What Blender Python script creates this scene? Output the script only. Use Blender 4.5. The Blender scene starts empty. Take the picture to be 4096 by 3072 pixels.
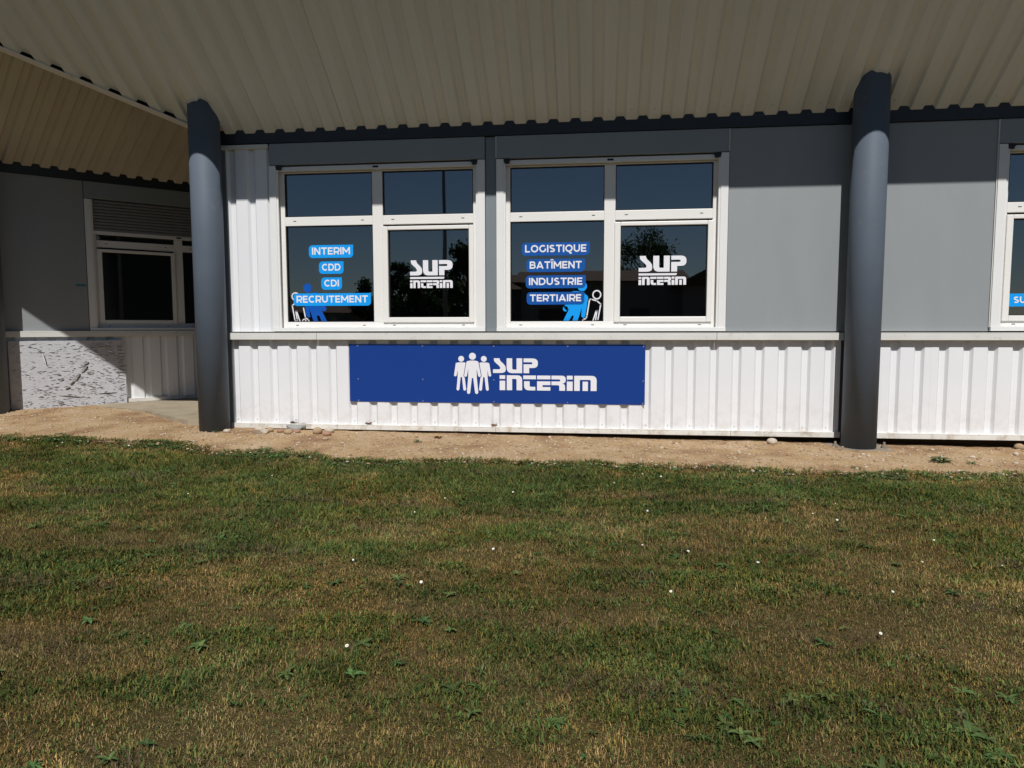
import bpy, bmesh, math, random
import numpy as np
from mathutils import Vector, Matrix
random.seed(7); RNG = np.random.default_rng(7)
SC = bpy.context.scene
COL = SC.collection
R = math.radians

# ------------------------------------------------------------------ camera
H = 1.15                     # camera height over the lawn
D = 6.957                    # front wall plane (y)
FPX, PIT, YAW, ROL = 2800.0, .0811956, .1196415, -.0013465   # fitted on the photograph (4096 px wide)

def ray(px, py):
    x = (px - 2048) / FPX; y = -(py - 1536) / FPX
    return rayn(x, y, 1.0)
def rayn(x, y, w):
    c, s = math.cos(ROL), math.sin(ROL); x, y = c*x - s*y, s*x + c*y
    cp, sp = math.cos(PIT), math.sin(PIT)
    fw = cp*w + sp*y; up = -sp*w + cp*y
    cy, sy = math.cos(YAW), math.sin(YAW)
    return Vector((x*cy - fw*sy, x*sy + fw*cy, up))
right, upv, fwd = rayn(1, 0, 0), rayn(0, 1, 0), rayn(0, 0, 1)
cam = bpy.data.cameras.new('camera'); cam.sensor_width = 36; cam.lens = FPX/4096*36
cam.clip_start = .05; cam.clip_end = 2000
cam_o = bpy.data.objects.new('camera', cam); COL.objects.link(cam_o)
M = Matrix.Identity(4)
for i in range(3):
    M[i][0], M[i][1], M[i][2] = right[i], upv[i], -fwd[i]
M[2][3] = H
cam_o.matrix_world = M
SC.camera = cam_o

# ------------------------------------------------------------------ sky, sun, exposure
AZ, EL = 7.0, 49.8           # sun: degrees to the right of the wall normal, elevation
w = bpy.data.worlds.new('World'); SC.world = w; w.use_nodes = True
nt = w.node_tree
bg = nt.nodes['Background']
sky = nt.nodes.new('ShaderNodeTexSky'); sky.sky_type = 'NISHITA'; sky.sun_disc = False
sky.sun_elevation = R(EL); sky.sun_rotation = R(180 - AZ)
sky.air_density = 1.0; sky.dust_density = .1; sky.ozone_density = 4.0; sky.altitude = 100
nt.links.new(sky.outputs[0], bg.inputs[0]); bg.inputs[1].default_value = .05
sl = bpy.data.lights.new('sun', 'SUN'); sl.energy = 5.0; sl.angle = R(.53); sl.color = (1, .985, .962)
so = bpy.data.objects.new('sun', sl); COL.objects.link(so)
sv = Vector((math.sin(R(AZ))*math.cos(R(EL)), -math.cos(R(AZ))*math.cos(R(EL)), math.sin(R(EL))))
so.rotation_euler = sv.to_track_quat('Z', 'Y').to_euler(); so.location = (3, -8, 14)
vs = SC.view_settings; vs.view_transform = 'Standard'; vs.look = 'None'; vs.exposure = -.24; vs.gamma = 1
try: vs.use_curve_mapping = False
except Exception: pass
SC.cycles.use_denoising = True
SC.cycles.max_bounces = 8; SC.cycles.transparent_max_bounces = 12
SC.cycles.caustics_reflective = False; SC.cycles.caustics_refractive = False

# ------------------------------------------------------------------ materials
def mat(name, col, rough=.6, spec=.4, var=0, vscale=3, bump=0, bscale=60, metal=0, dirt=None, dscale=5, dlo=.55, dhi=.75, stretch=None):
    m = bpy.data.materials.new(name); m.use_nodes = True
    n, l = m.node_tree.nodes, m.node_tree.links
    b = n['Principled BSDF']
    b.inputs['Roughness'].default_value = rough; b.inputs['Specular IOR Level'].default_value = spec
    b.inputs['Metallic'].default_value = metal
    b.inputs['Base Color'].default_value = (*col, 1)
    tc = n.new('ShaderNodeNewGeometry')
    src = tc.outputs['Position']
    if stretch:
        mp = n.new('ShaderNodeMapping'); mp.inputs['Scale'].default_value = stretch
        l.new(src, mp.inputs['Vector']); src = mp.outputs[0]
    last = None
    if var:
        t = n.new('ShaderNodeTexNoise'); t.inputs['Scale'].default_value = vscale; t.inputs['Detail'].default_value = 6
        l.new(src, t.inputs['Vector'])
        mx = n.new('ShaderNodeMix'); mx.data_type = 'RGBA'
        mr = n.new('ShaderNodeMapRange'); mr.inputs[1].default_value = .3; mr.inputs[2].default_value = .7
        l.new(t.outputs['Fac'], mr.inputs[0]); l.new(mr.outputs[0], mx.inputs[0])
        mx.inputs[6].default_value = (*[c*(1-var) for c in col], 1); mx.inputs[7].default_value = (*[min(1, c*(1+var)) for c in col], 1)
        l.new(mx.outputs[2], b.inputs['Base Color']); last = mx.outputs[2]
    if dirt:
        t = n.new('ShaderNodeTexNoise'); t.inputs['Scale'].default_value = dscale; t.inputs['Detail'].default_value = 9; t.inputs['Roughness'].default_value = .7
        l.new(src, t.inputs['Vector'])
        mr = n.new('ShaderNodeMapRange'); mr.inputs[1].default_value = dlo; mr.inputs[2].default_value = dhi; mr.inputs[4].default_value = dirt[3]
        l.new(t.outputs['Fac'], mr.inputs[0])
        mx = n.new('ShaderNodeMix'); mx.data_type = 'RGBA'
        l.new(mr.outputs[0], mx.inputs[0])
        if last: l.new(last, mx.inputs[6])
        else: mx.inputs[6].default_value = (*col, 1)
        mx.inputs[7].default_value = (*dirt[:3], 1)
        l.new(mx.outputs[2], b.inputs['Base Color'])
    if bump:
        t = n.new('ShaderNodeTexNoise'); t.inputs['Scale'].default_value = bscale; t.inputs['Detail'].default_value = 4
        l.new(src, t.inputs['Vector'])
        bp = n.new('ShaderNodeBump'); bp.inputs['Strength'].default_value = bump; bp.inputs['Distance'].default_value = .01
        l.new(t.outputs['Fac'], bp.inputs['Height']); l.new(bp.outputs[0], b.inputs['Normal'])
    return m

def attr_mat(name, rough=.6, spec=.2, transl=.25):
    m = bpy.data.materials.new(name); m.use_nodes = True
    n, l = m.node_tree.nodes, m.node_tree.links
    b = n['Principled BSDF']; b.inputs['Roughness'].default_value = rough; b.inputs['Specular IOR Level'].default_value = spec
    a = n.new('ShaderNodeAttribute'); a.attribute_name = 'tint'
    l.new(a.outputs['Color'], b.inputs['Base Color'])
    if transl:
        t = n.new('ShaderNodeBsdfTranslucent'); l.new(a.outputs['Color'], t.inputs['Color'])
        mx = n.new('ShaderNodeMixShader'); mx.inputs[0].default_value = transl
        l.new(b.outputs[0], mx.inputs[1]); l.new(t.outputs[0], mx.inputs[2])
        l.new(mx.outputs[0], n['Material Output'].inputs['Surface'])
    return m

def splash(m):
    """mud splashed up the foot of the cladding"""
    n, l = m.node_tree.nodes, m.node_tree.links; b = n['Principled BSDF']; src = b.inputs['Base Color'].links[0].from_socket
    g = n.new('ShaderNodeNewGeometry'); sp = n.new('ShaderNodeSeparateXYZ'); l.new(g.outputs['Position'], sp.inputs[0])
    h = n.new('ShaderNodeMapRange'); h.inputs[1].default_value = .13; h.inputs[2].default_value = .55; h.inputs[3].default_value = .34; h.inputs[4].default_value = 0; l.new(sp.outputs['Z'], h.inputs[0])
    t = n.new('ShaderNodeTexNoise'); t.inputs['Scale'].default_value = 9; t.inputs['Detail'].default_value = 10; t.inputs['Roughness'].default_value = .75; l.new(g.outputs['Position'], t.inputs['Vector'])
    r = n.new('ShaderNodeMapRange'); r.inputs[1].default_value = .46; r.inputs[2].default_value = .72; l.new(t.outputs['Fac'], r.inputs[0])
    mu = n.new('ShaderNodeMath'); mu.operation = 'MULTIPLY'; l.new(h.outputs[0], mu.inputs[0]); l.new(r.outputs[0], mu.inputs[1])
    mx = n.new('ShaderNodeMix'); mx.data_type = 'RGBA'; l.new(mu.outputs[0], mx.inputs[0]); l.new(src, mx.inputs[6]); mx.inputs[7].default_value = (.42, .32, .21, 1); l.new(mx.outputs[2], b.inputs['Base Color'])

def glass_mat():
    m = bpy.data.materials.new('window_glass'); m.use_nodes = True
    n, l = m.node_tree.nodes, m.node_tree.links
    n.remove(n['Principled BSDF'])
    tr = n.new('ShaderNodeBsdfTransparent'); tr.inputs[0].default_value = (.42, .46, .47, 1)
    gl = n.new('ShaderNodeBsdfGlossy'); gl.inputs['Roughness'].default_value = .012; gl.inputs['Color'].default_value = (.9, .95, 1, 1)
    fr = n.new('ShaderNodeFresnel'); fr.inputs['IOR'].default_value = 1.5
    mu = n.new('ShaderNodeMath'); mu.operation = 'MULTIPLY'; mu.inputs[1].default_value = 4.8; mu.use_clamp = True
    l.new(fr.outputs[0], mu.inputs[0])
    t = n.new('ShaderNodeTexNoise'); t.inputs['Scale'].default_value = 1.1; t.inputs['Detail'].default_value = 1
    g = n.new('ShaderNodeNewGeometry'); l.new(g.outputs['Position'], t.inputs['Vector'])
    bp = n.new('ShaderNodeBump'); bp.inputs['Strength'].default_value = .06; bp.inputs['Distance'].default_value = .02
    l.new(t.outputs['Fac'], bp.inputs['Height']); l.new(bp.outputs[0], gl.inputs['Normal'])
    mx = n.new('ShaderNodeMixShader'); l.new(mu.outputs[0], mx.inputs[0]); l.new(tr.outputs[0], mx.inputs[1]); l.new(gl.outputs[0], mx.inputs[2])
    l.new(mx.outputs[0], n['Material Output'].inputs['Surface'])
    return m

MT = {}
MT['clad'] = mat('white_cladding', (.775, .775, .785), .42, .45, var=.02, vscale=2, dirt=(.40, .36, .31, .5), dscale=16, dlo=.66, dhi=.8, bump=.02, bscale=5)
splash(MT['clad'])
MT['trimw'] = mat('cream_trim', (.66, .65, .61), .5, .4, var=.05, vscale=4, dirt=(.35, .3, .24, .6), dscale=14, dlo=.58, dhi=.75)
MT['rail'] = mat('base_rail_metal', (.7, .68, .63), .5, .4, var=.06, vscale=3, dirt=(.33, .24, .15, .75), dscale=9, dlo=.5, dhi=.7)
MT['pvc'] = mat('window_pvc', (.8, .775, .735), .38, .45, var=.015, vscale=3)
MT['alu'] = mat('casing_white', (.78, .77, .75), .4, .45, var=.015, vscale=3)
MT['panel'] = mat('grey_wall_panel', (.285, .30, .305), .5, .4, var=.03, vscale=2.2, stretch=(2, 2, .5), bump=.03, bscale=2.5)
MT['box'] = mat('shutter_box_grey', (.25, .275, .29), .42, .4, var=.02, vscale=2)
MT['post'] = mat('window_post_grey', (.2, .225, .24), .45, .4, var=.02)
MT['beam'] = mat('dark_beam_paint', (.022, .026, .034), .5, .4, var=.1)
MT['col'] = mat('column_paint', (.102, .124, .156), .6, .2, var=.06, vscale=2.5, bump=.02, bscale=200, dirt=(.3, .25, .19, .3), dscale=11, dlo=.6, dhi=.75)
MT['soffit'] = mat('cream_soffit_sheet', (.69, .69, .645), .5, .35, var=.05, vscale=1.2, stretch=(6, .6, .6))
MT['soffitB'] = mat('bounce_toned_soffit_sheet', (.56, .515, .435), .55, .3, var=.06, vscale=1.5)  # cream sheet again, browned in colour to stand for light bounced off earth
MT['dark'] = mat('dark_gap', (.02, .018, .016), .9, .1)
MT['black'] = mat('black_plastic', (.012, .012, .013), .5, .4)
MT['brown'] = mat('footing_brown', (.05, .034, .022), .9, .1, var=.2, vscale=8)
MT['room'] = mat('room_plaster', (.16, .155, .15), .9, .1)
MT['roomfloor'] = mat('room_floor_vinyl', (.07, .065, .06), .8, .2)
MT['roof'] = mat('roof_metal', (.3, .31, .33), .6, .3)
MT['glass'] = glass_mat()
MT['blue'] = mat('sign_blue', (.0075, .043, .235), .36, .45, var=.01)
MT['white'] = mat('vinyl_white', (.80, .79, .82), .45, .4)
MT['sky_blue'] = mat('sticker_light_blue', (.004, .33, .86), .4, .4)
MT['mid_blue'] = mat('sticker_dark_blue', (.004, .085, .36), .4, .4)
MT['man_blue'] = mat('sticker_man_blue', (.003, .085, .42), .4, .4)
MT['steel'] = mat('galvanised_steel', (.3, .31, .33), .45, .5, metal=.4)
MT['plate'] = mat('muddy_steel', (.26, .22, .17), .8, .2, var=.2, vscale=12)
MT['slat'] = mat('shutter_slat_grey', (.22, .22, .225), .5, .3)

def set_props(o, label=None, cat=None, group=None, kind=None):
    if label: o['label'] = label
    if cat: o['category'] = cat
    if group: o['group'] = group
    if kind: o['kind'] = kind
    return o

WL = {}     # world location of each object
def empty(name, loc, label=None, cat=None, group=None):
    o = bpy.data.objects.new(name, None); COL.objects.link(o); o.location = loc; WL[o] = Vector(loc)
    o.empty_display_size = .2
    return set_props(o, label, cat, group)

class MB:
    """collects vertices and faces in world space; build() makes one mesh object"""
    def __init__(s): s.v = []; s.f = []; s.mi = []; s.cur = 0
    def add(s, vs, fs):
        k = len(s.v); s.v += [tuple(p) for p in vs]; s.f += [tuple(i + k for i in f) for f in fs]; s.mi += [s.cur]*len(fs); return s
    def hexa(s, P):   # 8 points: bottom 4 ccw, top 4
        return s.add(P, [(3, 2, 1, 0), (4, 5, 6, 7), (0, 1, 5, 4), (1, 2, 6, 5), (2, 3, 7, 6), (3, 0, 4, 7)])
    def box(s, x0, x1, y0, y1, z0, z1):
        return s.hexa([(x0, y0, z0), (x1, y0, z0), (x1, y1, z0), (x0, y1, z0), (x0, y0, z1), (x1, y0, z1), (x1, y1, z1), (x0, y1, z1)])
    def fbox(s, F, u0, u1, o0, o1, z0, z1):     # box in a wall frame: u along, o outward, z up
        P = [F(u0, o1, z0), F(u1, o1, z0), F(u1, o0, z0), F(u0, o0, z0), F(u0, o1, z1), F(u1, o1, z1), F(u1, o0, z1), F(u0, o0, z1)]
        return s.hexa(P)
    def poly(s, pts): return s.add(pts, [tuple(range(len(pts)))])
    def tube(s, pts, rad, n=10, cap=True):
        rings = []
        for i, p in enumerate(pts):
            p = Vector(p)
            d = (Vector(pts[min(i+1, len(pts)-1)]) - Vector(pts[max(i-1, 0)])).normalized()
            a = d.cross(Vector((0, 0, 1)) if abs(d.z) < .9 else Vector((1, 0, 0))).normalized(); b = d.cross(a)
            r = rad[i] if isinstance(rad, (list, tuple)) else rad
            rings.append([p + (a*math.cos(2*math.pi*k/n) + b*math.sin(2*math.pi*k/n))*r for k in range(n)])
        vs = [q for r in rings for q in r]; fs = []
        for i in range(len(rings)-1):
            for k in range(n):
                fs.append((i*n+k, i*n+(k+1) % n, (i+1)*n+(k+1) % n, (i+1)*n+k))
        if cap: fs += [tuple(range(n-1, -1, -1)), tuple((len(rings)-1)*n + k for k in range(n))]
        return s.add(vs, fs)
    def build(s, name, m, parent=None, smooth=False, bevel=0, origin=None, **props):
        A = np.array(s.v, float)
        if origin is None: origin = Vector(((A[:, 0].min()+A[:, 0].max())/2, (A[:, 1].min()+A[:, 1].max())/2, A[:, 2].min()))
        origin = Vector(origin)
        me = bpy.data.meshes.new(name)
        me.from_pydata([tuple(p) for p in (A - np.array(origin))], [], s.f)
        ms = m if isinstance(m, (list, tuple)) else [m]
        for q in ms: me.materials.append(q)
        if len(ms) > 1: me.polygons.foreach_set('material_index', s.mi)
        if smooth: me.polygons.foreach_set('use_smooth', [True]*len(me.polygons))
        me.update()
        o = bpy.data.objects.new(name, me); COL.objects.link(o); WL[o] = origin
        if parent is not None:
            o.parent = parent; o.location = origin - WL[parent]
        else: o.location = origin
        if bevel:
            b = o.modifiers.new('edge', 'BEVEL'); b.width = bevel; b.segments = 2; b.limit_method = 'ANGLE'; b.angle_limit = R(50)
        return set_props(o, **props)

# ---- numpy value noise
_perm = RNG.random((512, 512))
def vnoise(x, y, sc=1.0, seed=0):
    x = np.asarray(x)*sc + 37.13*seed + 1000; y = np.asarray(y)*sc + 91.7*seed + 1000
    xi = np.floor(x).astype(int); yi = np.floor(y).astype(int); fx = x - xi; fy = y - yi
    fx = fx*fx*(3-2*fx); fy = fy*fy*(3-2*fy)
    g = lambda a, b: _perm[a % 512, b % 512]
    return (g(xi, yi)*(1-fx) + g(xi+1, yi)*fx)*(1-fy) + (g(xi, yi+1)*(1-fx) + g(xi+1, yi+1)*fx)*fy
def fbm(x, y, sc=1.0, seed=0, oct=4):
    s = 0; a = .5; t = 0
    for o in range(oct): s = s + a*vnoise(x, y, sc*2**o, seed+o*3); t += a; a *= .55
    return s/t
def sstep(a, b, x):
    t = np.clip((np.asarray(x, float)-a)/(b-a), 0, 1); return t*t*(3-2*t)

# ------------------------------------------------------------------ wall frames
CB = 14.85; Q = math.sqrt(.5)
def FA(u, o, z): return Vector((u, D - o, z))
def FB(u, o, z): return Vector((-CB/2 + u*Q + o*Q, CB/2 + u*Q - o*Q, z))
SLA = .779; ZS = 3.105                      # soffit A: rises outwards from the wall
def zA(y): return ZS + SLA*(D - y)
YE = 5.482                                  # eave line of wing A
T0 = Vector((-4.02, 6.876)); T1 = Vector((-6.763, YE))   # plan line of the corner trim
RIBB = Vector((.8427, -.5384)); SLB = .6566
EAVE_S0 = 0

# ------------------------------------------------------------------ ground
def ground_z(x, y):
    x = np.asarray(x, float); y = np.asarray(y, float)
    gw = .015 + .010*np.clip(2.3 - x, -3, 8)
    z = sstep(4.9, 6.9, y)*gw
    z = z + sstep(-4.0, -6.0, x)*sstep(6.2, 7.7, y)*.03
    return z
EX = [-9, -7.4, -6.2, -5.0, -3.9, -3.4, -2.9, -1.85, -.8, .45, 1.6, 2.75, 3.4, 5, 9]
EY = [6.2, 6.2, 6.2, 6.15, 5.95, 5.8, 5.75, 5.52, 5.66, 5.64, 5.60, 5.64, 5.62, 5.6, 5.6]
def edge_y(x):
    x = np.asarray(x, float)
    return np.interp(x, EX, EY) + (fbm(x, x*0, 2.6, 5, 5)-.5)*.46

def attr_tint(me, cols):
    a = me.attributes.new('tint', 'FLOAT_COLOR', 'POINT')
    c = np.ones((len(cols), 4), np.float32); c[:, :3] = cols
    a.data.foreach_set('color', c.ravel())

def np_mesh(name, V, F, m, cols=None, smooth=False, **props):
    me = bpy.data.meshes.new(name)
    me.vertices.add(len(V)); me.vertices.foreach_set('co', np.asarray(V, np.float32).ravel())
    tot = np.array([len(f) for f in F]) if isinstance(F, list) else np.full(len(F), F.shape[1])
    flat = np.concatenate([np.asarray(f) for f in F]) if isinstance(F, list) else F.ravel()
    me.loops.add(len(flat)); me.loops.foreach_set('vertex_index', flat.astype(np.int32))
    me.polygons.add(len(tot))
    st = np.concatenate([[0], np.cumsum(tot)[:-1]])
    me.polygons.foreach_set('loop_start', st.astype(np.int32)); me.polygons.foreach_set('loop_total', tot.astype(np.int32))
    me.update(calc_edges=True); me.validate()
    if smooth: me.polygons.foreach_set('use_smooth', np.ones(len(tot), bool))
    if cols is not None: attr_tint(me, cols)
    me.materials.append(m)
    o = bpy.data.objects.new(name, me); COL.objects.link(o); WL[o] = Vector((0, 0, 0))
    return set_props(o, **props)

def grid_faces(nx, ny):
    i = np.arange(nx*ny).reshape(ny, nx)
    return np.stack([i[:-1, :-1].ravel(), i[:-1, 1:].ravel(), i[1:, 1:].ravel(), i[1:, :-1].ravel()], 1)

def lawn_material():
    m = mat('lawn_thatch', (.06, .05, .026), .95, .05)
    n, l = m.node_tree.nodes, m.node_tree.links; b = n['Principled BSDF']
    g = n.new('ShaderNodeNewGeometry')
    t1 = n.new('ShaderNodeTexNoise'); t1.inputs['Scale'].default_value = 1.2; t1.inputs['Detail'].default_value = 8; l.new(g.outputs['Position'], t1.inputs['Vector'])
    t2 = n.new('ShaderNodeTexNoise'); t2.inputs['Scale'].default_value = 160; t2.inputs['Detail'].default_value = 4; l.new(g.outputs['Position'], t2.inputs['Vector'])
    r = n.new('ShaderNodeValToRGB'); e = r.color_ramp.elements
    e[0].position = .35; e[0].color = (.045, .046, .016, 1); e[1].position = .68; e[1].color = (.15, .10, .045, 1)
    mx = n.new('ShaderNodeMath'); mx.operation = 'MULTIPLY_ADD'; mx.inputs[1].default_value = .5; l.new(t1.outputs['Fac'], mx.inputs[0])
    m2 = n.new('ShaderNodeMath'); m2.operation = 'MULTIPLY'; m2.inputs[1].default_value = .5; l.new(t2.outputs['Fac'], m2.inputs[0]); l.new(m2.outputs[0], mx.inputs[2])
    l.new(mx.outputs[0], r.inputs[0]); l.new(r.outputs[0], b.inputs['Base Color'])
    bp = n.new('ShaderNodeBump'); bp.inputs['Strength'].default_value = .8; bp.inputs['Distance'].default_value = .02
    l.new(t2.outputs['Fac'], bp.inputs['Height']); l.new(bp.outputs[0], b.inputs['Normal'])
    return m
MT['lawn'] = lawn_material()
xs = np.concatenate([[-400, -120, -50, -25, -14], np.arange(-10, 8.01, .12), [12, 25, 50, 120, 400]])
ys = np.concatenate([[-400, -120, -60, -30, -15, -6, -2], np.arange(0, 10.01, .12), [13, 20, 40, 120, 400]])
XX, YY = np.meshgrid(xs, ys)
ZZ = ground_z(XX, YY) + (fbm(XX, YY, 2.5, 2, 3)-.5)*.03*((XX > -10) & (XX < 8) & (YY > 0))*(1-sstep(5.3, 5.9, YY))
np_mesh('lawn', np.stack([XX.ravel(), YY.ravel(), ZZ.ravel()], 1), grid_faces(len(xs), len(ys)), MT['lawn'], smooth=True,
        kind='structure', label='patchy green and dry brown lawn in front of the building', cat='lawn')
def lawn_z(x, y): return ground_z(x, y) + (fbm(x, y, 2.5, 2, 3)-.5)*.03*(1-sstep(5.3, 5.9, y))

def dirt_material():
    m = mat('bare_earth', (.4, .28, .155), .95, .08)
    n, l = m.node_tree.nodes, m.node_tree.links; b = n['Principled BSDF']
    g = n.new('ShaderNodeNewGeometry')
    def noise(sc, det=6):
        t = n.new('ShaderNodeTexNoise'); t.inputs['Scale'].default_value = sc; t.inputs['Detail'].default_value = det; t.inputs['Roughness'].default_value = .6
        l.new(g.outputs['Position'], t.inputs['Vector']); return t.outputs['Fac']
    r = n.new('ShaderNodeValToRGB'); e = r.color_ramp.elements
    e[0].position = .36; e[0].color = (.31, .185, .105, 1); e[1].position = .66; e[1].color = (.55, .40, .26, 1)
    k = r.color_ramp.elements.new(.5); k.color = (.47, .32, .175, 1)
    l.new(noise(1.7, 8), r.inputs[0])
    mx = n.new('ShaderNodeMix'); mx.data_type = 'RGBA'; mx.blend_type = 'MULTIPLY'
    mr = n.new('ShaderNodeMapRange'); mr.inputs[1].default_value = .3; mr.inputs[2].default_value = .75; mr.inputs[3].default_value = .62; mr.inputs[4].default_value = 1.2
    l.new(noise(55, 5), mr.inputs[0]); mx.inputs[0].default_value = 1
    l.new(r.outputs[0], mx.inputs[6]); l.new(mr.outputs[0], mx.inputs[7]); l.new(mx.outputs[2], b.inputs['Base Color'])
    bp = n.new('ShaderNodeBump'); bp.inputs['Strength'].default_value = .7; bp.inputs['Distance'].default_value = .012
    l.new(noise(90, 6), bp.inputs['Height']); l.new(bp.outputs[0], b.inputs['Normal'])
    return m
MT['dirt'] = dirt_material()
nx, ny = 460, 46
us = np.linspace(-9, 8, nx)
e_y = edge_y(us)
far = np.where(us > -4.2, D + .16, us + CB + .1); far = np.where(us < -4.2, np.minimum(far, 8.9), far)
far = np.maximum(far, e_y + .2)
vv = np.linspace(0, 1, ny)**.85
X = np.repeat(us[None], ny, 0); Y = e_y[None]*(1-vv[:, None]) + far[None]*vv[:, None]
def dirt_rel(x, y): return (fbm(x, y, 3.2, 9, 4)-.5)*.03 + (fbm(x, y, 22, 11, 3)-.5)*.014
ramp = sstep(0, .14, Y - e_y[None])
Z = ground_z(X, Y) - .016 + ramp*(.034 + dirt_rel(X, Y)*.8)
np_mesh('dirt_strip', np.stack([X.ravel(), Y.ravel(), Z.ravel()], 1), grid_faces(nx, ny), MT['dirt'], smooth=True,
        kind='structure', label='bare tan earth strip along the foot of the walls', cat='earth')
def dirt_z(x, y):
    return ground_z(x, y) + .018 + dirt_rel(x, y)*.8

def on_ground(px, py):
    r = ray(px, py); z = .03
    for _ in range(6):
        t = (z - H)/r.z; x, y = r.x*t, r.y*t
        z = float(lawn_z(x, y)) if y < float(edge_y(x)) else float(dirt_z(x, y))
    return x, y, z, t*r.dot(fwd)

# concrete apron in the recess
MT['conc'] = mat('apron_concrete', (.36, .3, .215), .9, .1, var=.12, vscale=4, bump=.3, bscale=120, dirt=(.2, .16, .11, .5), dscale=3, dlo=.5, dhi=.7)
ap = MB()
pl = [FB(1.26, -.05, 0), FB(1.26, .06, 0), Vector((-5.35, 7.75, 0)), Vector((-4.35, 7.0, 0)), Vector((-3.9, 6.96, 0)), Vector((-3.9, 10.98, 0))]
top = [(p.x, p.y, .155) for p in pl]; bot = [(p.x, p.y, -.05) for p in pl]
n_ = len(pl); ap.add(top+bot, [tuple(range(n_))] + [(i, i+n_, (i+1) % n_+n_, (i+1) % n_) for i in range(n_)])
ap.build('concrete_apron', MT['conc'], kind='structure', label='low concrete slab in the recess beside the shaded wall', cat='slab')

# ------------------------------------------------------------------ the building
BLD = empty('office_building', (0, D, 0), 'single-storey office with white ribbed cladding, grey panels and deep ribbed soffit', 'building')

PITCH = .213
def profile(u0, u1, phase, top=.0, depth=.028, flat=.070, slope=.022):
    """u positions and outward offsets of ribbed sheet; recessed valleys centred on phase + k*PITCH"""
    hv = .024; pts = [(u0, None)]
    k = math.floor((u0 - phase)/PITCH) - 1
    def val(u):
        d = abs((u - phase + PITCH/2) % PITCH - PITCH/2)
        if d <= hv: return -depth
        if d >= hv + slope: return 0.0
        return -depth*(1 - (d-hv)/slope)
    us_ = [u0, u1]
    while phase + k*PITCH < u1 + PITCH:
        c = phase + k*PITCH
        for q in (c-hv-slope, c-hv, c+hv, c+hv+slope):
            if u0 + .002 < q < u1 - .002: us_.append(q)
        k += 1
    us_.sort()
    return [(u, val(u)) for u in us_]

def cladding(F, u0, u1, z0, z1, phase, per=5, o=0.0):
    """one part per sheet, lapped at the joints"""
    edges = [u0]; k = 0
    c = phase + PITCH*math.ceil((u0 - phase)/PITCH) + PITCH*2.5
    while c < u1 - .3: edges.append(c); c += per*PITCH
    edges.append(u1)
    for i in range(len(edges)-1):
        b = MB(); pr = profile(edges[i], edges[i+1] + (.015 if i < len(edges)-2 else 0), phase)
        vs = []; off = o + (.0015 if i % 2 else 0)
        for u, d in pr: vs += [F(u, off+d, z0), F(u, off+d, z1), F(u, off+d-.003, z1), F(u, off+d-.003, z0)]
        m = len(pr); fs = []
        for j in range(m-1):
            a, e = j*4, j*4+4
            fs += [(a, e, e+1, a+1), (a+1, e+1, e+2, a+2), (a+2, e+2, e+3, a+3), (a+3, e+3, e, a)]
        fs += [(0, 1, 2, 3), ((m-1)*4+3, (m-1)*4+2, (m-1)*4+1, (m-1)*4)]
        b.add(vs, fs).build('cladding_sheet', MT['clad'], BLD)

ZR0, ZR1, ZL0, ZL1, ZB0 = .095, .147, 1.023, 1.093, 3.015
AL, AR = -3.86, 7.2           # extent of wall A built
PHL = -2.489
cladding(FA, -3.80, 2.30, ZR1-.01, ZL0+.03, PHL)
cladding(FA, 2.52, AR, ZR1-.01, ZL0+.03, 2.789)
cladding(FA, -3.80, -3.335, ZL1+.012, 2.985, -3.7425)
# corner angle of wall A and return wall
b = MB(); b.fbox(FA, AL-.06, -3.80, -.06, .004, .1, 3.0); b.build('corner_angle', MT['post'], BLD, bevel=.004)
b = MB(); b.box(AL-.06, AL-.02, D+.06, 11.02, .1, 3.1); b.build('return_wall', MT['beam'], BLD)
# ledge, base rail, footing
for u0, u1 in ((-3.80, -2.85), (-2.847, 1.145), (1.148, 2.305), (2.52, 5.0), (5.003, AR)):
    b = MB(); b.fbox(FA, u0, u1, -.03, .058, ZL1-.012, ZL1); b.fbox(FA, u0, u1, .046, .0585, ZL0, ZL1-.0122); b.fbox(FA, u0, u1, -.03, .006, ZL0+.012, ZL1-.0125)
    b.build('ledge_trim', MT['trimw'], BLD, bevel=.003)
for u0, u1 in ((-3.82, -2.66), (-2.658, -1.0), (-.998, 1.30), (1.302, 2.31), (2.52, 5.2), (5.203, AR)):
    b = MB(); b.fbox(FA, u0, u1, -.04, .030, ZR1-.012, ZR1); b.fbox(FA, u0, u1, .018, .0305, ZR0, ZR1-.0122)
    b.build('base_rail', MT['rail'], BLD, bevel=.003)
b = MB(); b.fbox(FA, AL, AR, -.30, -.10, -.2, .11); b.build('footing', MT['brown'], BLD)
# eave beams
b = MB(); b.fbox(FA, AL-.04, AR, -.25, .018, ZB0, ZS+.06); b.build('eave_beam', MT['beam'], BLD, bevel=.004)
b = MB(); b.fbox(FB, -6, 4.95, -.25, .018, ZB0, ZS+.045); b.build('eave_beam', MT['beam'], BLD, bevel=.004)
b = MB(); b.fbox(FA, -3.84, -3.335, -.02, .022, 2.965, 3.006); b.build('head_flashing', MT['trimw'], BLD, bevel=.003)
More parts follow.
